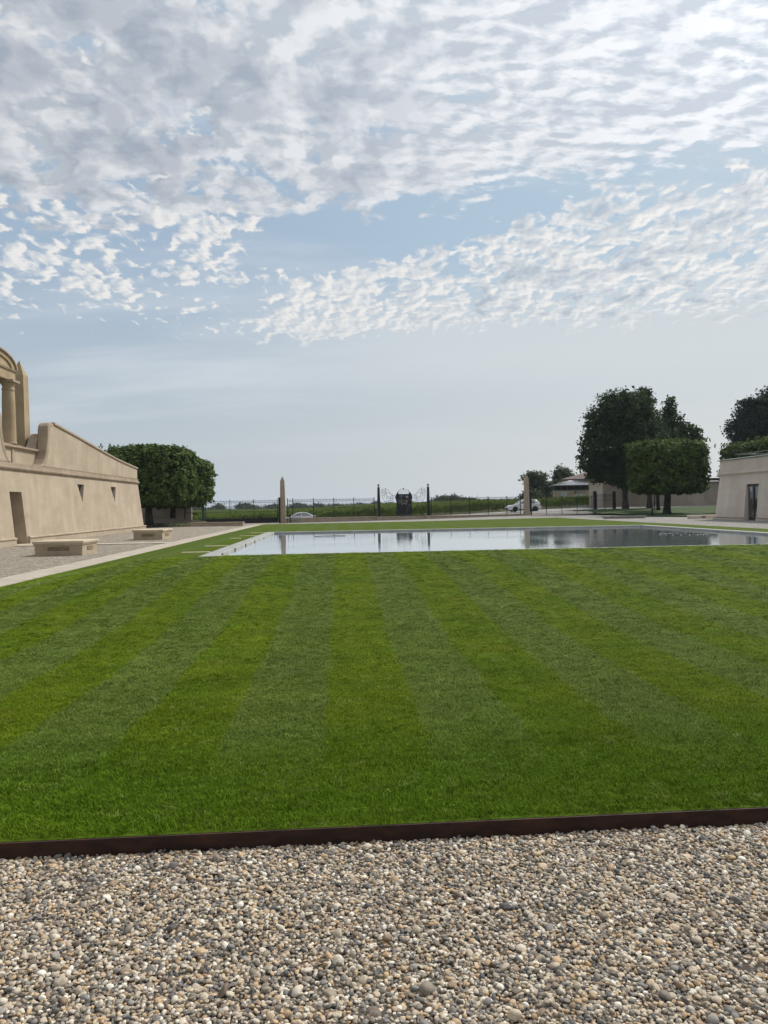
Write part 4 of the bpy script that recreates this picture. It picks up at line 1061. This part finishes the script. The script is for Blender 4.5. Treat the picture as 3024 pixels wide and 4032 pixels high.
def lobe_crown(name, lobes, seed, mat, parent, per=13, size=(.2,.36), dens=5.5, spread=.24):
    r = np.random.default_rng(seed); P, Nn, Sz = [], [], []
    for (x, y, z, a, b, c) in lobes:
        n = int(dens*4*math.pi*((a*b+b*c+a*c)/3)); cl, d = shell_clumps((a,b,c), 2.2, n, r, .45, .10)
        keep = r.uniform(0,1,n) < .34+.45*np.sin(d[:,0]*5+x)*np.sin(d[:,1]*5+y)*np.sin(d[:,2]*6+z)+.25
        cl, d = cl[keep], d[keep]; n = len(cl); m = r.integers(per-5, per+6, n); idx = np.repeat(np.arange(n), m); N = len(idx)
        P.append(cl[idx]+r.normal(0,1,(N,3))*spread*np.array([1,1,.75])+np.array([x,y,z])); Nn.append(d[idx]*.5+np.array([0,0,.5])+r.normal(0,.5,(N,3))); Sz.append(r.uniform(size[0],size[1],N))
        k = int(n*1.3); q = r.normal(0,.33,(k,3))*np.array([a,b,c])
        P.append(q+np.array([x,y,z])); Nn.append(r.normal(0,1,(k,3))); Sz.append(r.uniform(size[1]*1.1,size[1]*1.9,k))
    return leaves(name, np.concatenate(P), np.concatenate(Nn), np.concatenate(Sz), mat, parent, .8, seed+1)

# tall maples
t = thing('tall_tree', 'tallest dark green tree with lichen covered trunk behind the right gate railing', 'tree', (31.1, 82.4, .7), 0, 'tall dark trees behind the right gate')
trunk('trunk', 9.5, .32, .14, M['plane_bark'], t, seed=3, limbs=7, limb_len=3.2)
L1 = [(-.6,0,11.3,2.3,2.4,1.8),(1.2,.2,11.0,1.9,2.2,1.7),(-2.2,0,9.4,2.2,2.4,1.8),(.4,-1,9.2,2.6,2.4,2.0),(2.4,.5,9.2,1.9,2.3,1.9),(-3.0,-.3,7.2,2.2,2.3,1.5),(-.3,-1.3,6.9,2.7,2.2,1.7),(2.3,-.3,6.9,2.3,2.4,1.8),
      (-3.3,.4,5.2,1.7,2.0,1.2),(-.8,.6,4.8,2.5,2.4,1.4),(2.0,.2,4.7,2.2,2.3,1.5),(-.9,-1.2,3.4,1.7,1.6,.8),(-2.8,.8,3.9,1.2,1.5,.8),(1.2,.3,3.0,1.8,1.8,.8)]
lobe_crown('crown', L1, 31, M['maple_leaf'], t)
t = thing('tall_tree', 'tall dark tree with a spiky top behind the lone clipped tree', 'tree', (35.3, 86, .9), 0, 'tall dark trees behind the right gate')
trunk('trunk', 9, .28, .12, M['plane_bark'], t, seed=5, limbs=6, limb_len=3.0)
L2 = [(-.5,0,12.7,.7,.9,1.1),(-.5,0,11.6,1.1,1.2,1.3),(-.6,0,10.0,1.7,1.8,1.3),(2.6,0,11.5,.6,.8,1.1),(2.4,.3,9.9,1.3,1.6,1.2),(-1.0,0,8.2,2.2,2.2,1.6),(1.6,-.4,7.9,2.2,2.2,1.5),(4.3,.2,8.4,1.5,1.7,1.1),(5.4,.2,7.8,.9,1.2,.8),(-.8,0,6.0,2.5,2.3,1.6),(2.4,-.2,5.8,2.4,2.2,1.5),(4.4,.2,5.6,1.4,1.7,1.1),(1.0,0,4.0,3.0,2.4,1.3)]
lobe_crown('crown', L2, 33, M['maple_leaf'], t)
t = thing('slim_tree', 'slim dark trunk tied to a timber stake behind the lone clipped tree', 'tree', (31.9, 75.6, .5))
trunk('trunk', 4.0, .19, .13, M['bark'], t, seed=9, limbs=4, limb_len=1.2)
lobe_crown('crown', [(0,0,4.2,1.5,1.5,1.2),(.6,.3,5.0,1.3,1.3,1.0)], 36, M['maple_leaf'], t)
MB().box(-.42, -.34, -.05, .05, -.1, 1.6).build('stake', M['timber'], t)
MB().box(-.45, .05, -.03, .03, .85, .95).build('tie_bar', M['timber'], t)
t = thing('dark_tree', 'large blackish green tree rising over the right building', 'tree', (57.4, 101, .8))
trunk('trunk', 9, .4, .2, M['bark'], t, seed=6, limbs=6, limb_len=3)
L3 = [(-1.0,0,12.6,2.6,2.5,1.9),(2.0,0,14.2,2.6,2.5,1.8),(-2.6,0,10.3,2.4,2.6,1.8),(1,0,11.0,3.6,3,2.3),(4,0,12,3,3,2.5),(-2.2,0,7.8,2.6,2.8,1.8),(1.5,-.5,8.2,3.6,3,2.3),(5,0,9,3.2,3,2.5),(0,0,5.4,3.6,3,2.0),(5,0,5.8,3.5,3,2.3)]
lobe_crown('crown', L3, 41, M['dark_leaf'], t, per=14, size=(.22,.42), spread=.3)

# trees behind the pavilion and along the far side of the vines
def round_tree(loc, w, h, label, seed, group, mat='far_leaf', leaf=.5, base=.15):
    t = thing('field_tree', label, 'tree', loc, 0, group); r = random.Random(seed)
    trunk('trunk', h*.55, w*.05, w*.025, M['bark'], t, seed=seed, limbs=4, limb_len=w*.2)
    lb_ = []
    for k in range(9):
        a = r.uniform(0,6.28); q = r.uniform(.1,.33)*w; z = h*r.uniform(base+.2,.78)
        s = w*r.uniform(.17,.27); lb_.append((q*math.cos(a), q*math.sin(a), z, s, s, min(s*.85, h*.22)))
    lb_.append((0,0,h*.80,w*.24,w*.24,h*.18)); lb_.append((0,0,h*.45,w*.38,w*.38,h*.28))
    lobe_crown('crown', lb_, seed, M[mat], t, per=9, size=(leaf*.7,leaf*1.3), dens=5.5/(leaf/.28)**2, spread=leaf*.8)
    return t
round_tree((36.0, 137, .6), 6.0, 6.8, 'loose round tree left of the pavilion, the lower of two', 51, 'trees left of the pavilion', leaf=.42, base=0)
round_tree((40.9, 141, .6), 7.0, 7.8, 'loose round tree directly behind the pavilion, the taller of two', 52, 'trees left of the pavilion', leaf=.42, base=0)
round_tree((33.0, 133, .5), 5.5, 3.6, 'low bushy tree right of the right obelisk, below the loose round trees', 53, 'trees left of the pavilion', leaf=.42, base=-.1)
round_tree((38.5, 260, .6), 16, 3.6, 'broad dark bush beyond the vines between the crest panel and the right obelisk', 54, 'bushes beyond the vines', leaf=.6, base=-.1)
round_tree((45.0, 262, .6), 11, 2.4, 'lower dark bush beyond the vines, right of the broad bush', 55, 'bushes beyond the vines', leaf=.6, base=-.1)
far = [(-58,470,13,3.2),(-44,520,14,2.2),(-76,480,13,2.6),(-27,500,17,2.2),(-14,470,9,2.6),(-2,510,13,1.6),(14,540,12,1.9),(22,480,9,2.8),(33,520,14,1.9),(52,560,18,2.2),(-66,560,20,1.8),(-98,520,18,2.4)]
for k, (x, y, w, h) in enumerate(far):
    round_tree((x, y, -.4), w, h+1.2, 'far hedgerow tree standing on the horizon behind the vines', 60+k, 'far hedgerow trees', leaf=1.1, base=-.1)
# far wood: one continuous mass
r = np.random.default_rng(5); n = 9000
X_ = r.uniform(-420, 520, n); hgt = 2.3+1.2*np.sin(X_*.021+1)+.8*np.sin(X_*.07); Y_ = r.uniform(780, 860, n)
Z_ = -3 + (hgt+2.2)*np.sqrt(r.uniform(0,1,n)); c = np.stack([X_, Y_, Z_], 1)
stuff(leaves('far_wood', c, r.normal(0,1,(n,3))+np.array([0,-.5,.5]), r.uniform(2.2,4,n), M['far_leaf'], None, .9, 4), 'far line of woodland along the horizon', 'woodland')

# vineyard
vines = bpy.data.collections.new('vine_shapes')
for k in range(4):
    r = np.random.default_rng(100+k); n = 260
    c = np.stack([r.uniform(-.62,.62,n), r.normal(0,.17,n), .32+1.05*r.uniform(0,1,n)**.8], 1); c[:,2] += .10*np.sin(c[:,0]*9+k)
    o = leaves('vine', c, np.stack([r.normal(0,.5,n), np.sign(c[:,1])*.6+r.normal(0,.5,n), .5+r.normal(0,.4,n)], 1), r.uniform(.12,.24,n), M['vine_leaf'], None, .85, k)
    COL.objects.unlink(o); vines.objects.link(o)
vp = []
for y in np.concatenate([np.arange(99.6, 200, 1.8), np.arange(200, 420, 3.6)]):
    x = np.arange(-.5*y-12, .5*y+14, 1.0)
    ok = ~((x > 25) & (y > 104))
    if y > 104: ok &= x < 24.5 + 0*(y-104)
    x = x[ok]; vp.append(np.stack([x+rng.normal(0,.08,len(x)), np.full(len(x), y)+rng.normal(0,.08,len(x))], 1))
vp = np.concatenate(vp); n = len(vp)
vz = z_ground(vp[:,0], vp[:,1]) + 0
vs = rng.uniform(.85,1.2,n)*np.where(vp[:,0] > 22, .93, 1.); wid = np.where(vp[:,1] > 200, 1.8, 1.)
stuff(scatter('vineyard', np.stack([vp[:,0], vp[:,1], vz], 1), np.stack([0*vs, 0*vs, rng.choice([0, math.pi], n)+rng.normal(0,.06,n)], 1), np.stack([vs*1.05, vs*wid, vs], 1), vines, M['vine_leaf']),
      'rows of green grape vines beyond the railings and the road', 'vineyard')
# ground cover with pale flowers under the left trees
r = np.random.default_rng(77); n = 5200
c = np.stack([r.uniform(-20.5,-12.4,n), r.uniform(65.6,70.9,n), .12+.20*r.uniform(0,1,n)**1.5], 1); c = c[(c[:,0]+15.9)**2+(c[:,1]-66.6)**2 > .5]
stuff(leaves('ground_cover', c, r.normal(0,.5,(len(c),3))+np.array([0,-.3,1]), r.uniform(.1,.24,len(c)), M['cover_leaf'], None, .8, 8), 'low pale flowering ground cover under the left trees', 'ground cover')
structure(grid('planting_soil', np.arange(-21, -12.2, 1.0), np.arange(63.4, 71.1, 1.0), lambda X, Y: z_court(X, Y)+.03, M['soil'], keep=lambda x, y: y > 64.5 - .0*x))

# ------------------------------------------------------------------ haze
hz = MB().box(-7200, 7200, -300, 7200, -60, 40).build('haze', newmat('haze', (1,1,1))[0])
hm = hz.data.materials[0]; nt = hm.node_tree
nt.nodes.remove(nt.nodes['Principled BSDF'])
pvn = nt.nodes.new('ShaderNodeVolumePrincipled'); pvn.inputs['Color'].default_value = (.80,.88,1.0,1); pvn.inputs['Density'].default_value = .00016; pvn.inputs['Anisotropy'].default_value = .2
nt.links.new(pvn.outputs[0], nt.nodes['Material Output'].inputs['Volume'])
stuff(hz)

# ------------------------------------------------------------------ sky
w = bpy.data.worlds.new('World'); sc.world = w; w.use_nodes = True; nt = w.node_tree
bg = nt.nodes['Background']; bg.inputs[1].default_value = .1
sky = nt.nodes.new('ShaderNodeTexSky'); sky.sky_type = 'NISHITA'; sky.sun_disc = False
sky.sun_elevation = SUN_EL; sky.sun_rotation = SUN_AZ; sky.air_density = 1.0; sky.dust_density = 1.6; sky.ozone_density = 1.2; sky.altitude = 60
G_ = nt.nodes.new('ShaderNodeTexCoord').outputs['Generated']
sp = nt.nodes.new('ShaderNodeSeparateXYZ'); nt.links.new(G_, sp.inputs[0])
dx, dy, dz = (S(nt, sp.outputs[i]) for i in range(3))
hlen = (dx*dx + dy*dy).m('SQRT').m('MAXIMUM', .001)
t_ = dz/hlen                                           # slope of the line of sight
az = dx.m('ARCTAN2', dy)
zz = dz.m('MAXIMUM', 0.) + .20                        # a slightly curved cloud layer
cxn, cyn = dx/zz, dy/zz
SX, SY = math.sin(SUN_AZ)*.038, math.cos(SUN_AZ)*.038
def layer(x, y, s, det=7, rough=.58, seed=0., warp=.25, sx=1., sy=1.):
    # plain drifting noise
    wv = vec(nt, x*sx, y*sy, seed)
    wn = noise(nt, wv, s*.55, 3, .5)
    v2 = vec(nt, x*sx + (wn-.5)*warp, y*sy + (wn-.5)*-warp, seed + .3)
    return noise(nt, v2, s, det, rough)
# where the cloud decks lie
def n2(x, y, scale, detail, rough, seed):
    n = nt.nodes.new('ShaderNodeTexNoise'); n.noise_dimensions = '2D'
    n.inputs['Scale'].default_value = scale; n.inputs['Detail'].default_value = detail; n.inputs['Roughness'].default_value = rough
    nt.links.new(vec(nt, x + seed*7.31, y + seed*3.77), n.inputs['Vector']); return S(nt, n.outputs[0])
def puffs(x, y, s, cells, seed, k=.45, rough=.56, det=7):
    """broad fractal noise with one cell size picked out, edges curled by a finer warp"""
    w1 = n2(x, y, s*2.2, 4, .6, seed+1.1) - .5; w2 = n2(x, y, s*2.2, 4, .6, seed+2.3) - .5
    xx, yy = x + w1*(.30/s), y + w2*(.30/s)
    return n2(xx, yy, s, det, rough, seed)*(1-k) + n2(xx, yy, cells, 3, .45, seed+3.2)*k
u_ = (az - .06)
wob = layer(cxn, cyn, 1.6, 4, .55, 7.3)
edgeA = .318 + (u_+.5)*.045
covA = (t_ + (wob-.5)*.12).sm(edgeA-.05, edgeA+.10)     # the high broken deck overhead
halfB = .050 + (u_+.108).m('MAXIMUM', -.2)*.13
halfB = halfB.m('MAXIMUM', .012).m('MINIMUM', .10)
midB = halfB*.92 + .208
covB = (1 - (((t_ + (wob-.5)*.05)-midB).m('ABSOLUTE')/halfB).sm(.5, 1.3)) * u_.sm(-.34, -.08)      # small-celled bank low on the right
covL = (1 - u_.sm(-.25,.02)) * t_.sm(.17,.27) * .80     # loose puffs low on the left
side = u_.sm(-.10, .17)                                 # puffy on the left, rippled on the right
big = puffs(cxn, cyn, 3.8, 13, 1.7, .54, .6); bigS = puffs(cxn+SX, cyn+SY, 3.8, 13, 1.7, .54, .6)
rx, ry = cxn*.8+cyn*.30, cyn*1.45-cxn*.1; rxS, ryS = (cxn+SX*.6)*.8+(cyn+SY*.6)*.30, (cyn+SY*.6)*1.45-(cxn+SX*.6)*.1
rip = puffs(rx, ry, 4.6, 24, 3.1, .46, .6); ripS = puffs(rxS, ryS, 4.6, 24, 3.1, .46, .6)
sml = puffs(cxn, cyn*.8, 6.5, 25, 5.9, .52); smlS = puffs(cxn+SX*.34, (cyn+SY*.34)*.8, 6.5, 25, 5.9, .52)
dA = big*(1-side*.7) + rip*(side*.7)
dAS = bigS*(1-side*.7) + ripS*(side*.7)
thA = .80 - covA*.42 + (wob-.5)*.13
aA = dA.sm(thA-.035, thA+.07)
thB = .80 - covB.m('MAXIMUM', covL)*.385
aB = sml.sm(thB-.035, thB+.075)
# relief towards the sun and thickness
litA = ((dA - dAS)*8. + .5).clamp(); litB = ((sml - smlS)*7. + .5).clamp()
coreA = n2(cxn, cyn, 9.5, 5, .55, 2.7); coreB = n2(cxn, cyn*.8, 13., 3, .5, 8.8)
broadA = n2(cxn, cyn, 3.4, 3, .5, 6.1)
thickA = (dA*.40 + coreA*.35 + broadA*.25).sm(.45, .575) * (1 - side*.85); thickB = (sml*.5 + coreB*.5).sm(.47, .62) * u_.sm(-.1, .15)
sund = Vector((math.sin(SUN_AZ)*math.cos(SUN_EL), math.cos(SUN_AZ)*math.cos(SUN_EL), math.sin(SUN_EL)))
cosS = (dx*sund.x + dy*sund.y + dz*sund.z).m('MAXIMUM', 0.)
glow = cosS.m('POWER', 5.0)
aureole = cosS.m('POWER', 60.0)
k10 = 10.
def C(r_, g_, b_): return (r_*k10, g_*k10, b_*k10)
def bright(col, f):
    n_ = nt.nodes.new('ShaderNodeVectorMath'); n_.operation = 'SCALE'; nt.links.new(col, n_.inputs[0]); nt.links.new(f.k, n_.inputs['Scale']); return n_.outputs[0]
base = mixc(nt, .85, sky.outputs[0], mixc(nt, u_.sm(-.3,.3), C(.335,.43,.54), C(.385,.505,.60)))
veil = mixc(nt, u_.sm(-.4,.5), C(.44,.49,.52), C(.605,.615,.60))
base = mixc(nt, (1 - t_.sm(.0,.36)) * .96, base, veil)
cirr = layer(cxn*.35, cyn*1.3, 1.6, 6, .6, 9.1, .4)
streak = cirr.sm(.42,.72)
base = mixc(nt, t_.sm(.12,.19)*(1-t_.sm(.21,.30))*u_.sm(-.3,.1)*.55, base, C(.62,.64,.645))      # thin bright haze under the bank
base = mixc(nt, streak * t_.sm(.04,.15) * .75, base, C(.58,.625,.67))
greyA = mixc(nt, litA, C(.345,.395,.475), C(.45,.49,.555))
whiteA = mixc(nt, litA, C(.47,.515,.575), C(.72,.74,.77))
cA = mixc(nt, thickA * .9, whiteA, greyA)
cA = bright(cA, glow*.60 + .86)
greyB = mixc(nt, litB, C(.33,.40,.495), C(.50,.545,.59)); whiteB = mixc(nt, litB, C(.54,.59,.635), C(.80,.785,.765))
cB = mixc(nt, thickB * .8, whiteB, greyB); cB = bright(cB, glow*.22 + .93)
low = t_.sm(.155,.255)
colr = mixc(nt, aB * low * .95, base, cB)
colr = mixc(nt, aA * t_.sm(.20,.30), colr, cA)
colr = bright(colr, aureole*7. + 1.)                    # the veiled sun just outside the frame
# ground-side of the dome
colr = mixc(nt, 1 - dz.sm(-.02, .0), colr, C(.20,.20,.18))
nt.links.new(colr, bg.inputs[0])

# ------------------------------------------------------------------ sun and camera
sl = bpy.data.lights.new('sun', 'SUN'); sl.energy = 3.0; sl.angle = R(9); sl.color = (1, .95, .87)
so = bpy.data.objects.new('sun', sl); COL.objects.link(so)
so.rotation_euler = (-sund).to_track_quat('-Z', 'Y').to_euler()

cam = bpy.data.cameras.new('camera'); co = bpy.data.objects.new('camera', cam); COL.objects.link(co); sc.camera = co
F = 3030.; yaw, roll, pitch = R(3.25), R(1.0), -math.atan(26/F)
f_ = Vector((math.sin(yaw)*math.cos(pitch), math.cos(yaw)*math.cos(pitch), math.sin(pitch)))
r0 = Vector((math.cos(yaw), -math.sin(yaw), 0)); u0 = r0.cross(f_)
r_ = r0*math.cos(roll) - u0*math.sin(roll); u_v = u0*math.cos(roll) + r0*math.sin(roll)
co.matrix_world = Matrix(((r_.x,u_v.x,-f_.x,0),(r_.y,u_v.y,-f_.y,0),(r_.z,u_v.z,-f_.z,EYE),(0,0,0,1)))
cam.sensor_fit = 'VERTICAL'; cam.sensor_height = 36; cam.lens = F/4032*36; cam.clip_start = .05; cam.clip_end = 30000
sc.view_settings.view_transform = 'Standard'; sc.view_settings.look = 'None'; sc.view_settings.gamma = 1; sc.view_settings.exposure = .2
sc.render.engine = 'CYCLES'
sc.cycles.max_bounces = 8; sc.cycles.volume_bounces = 0
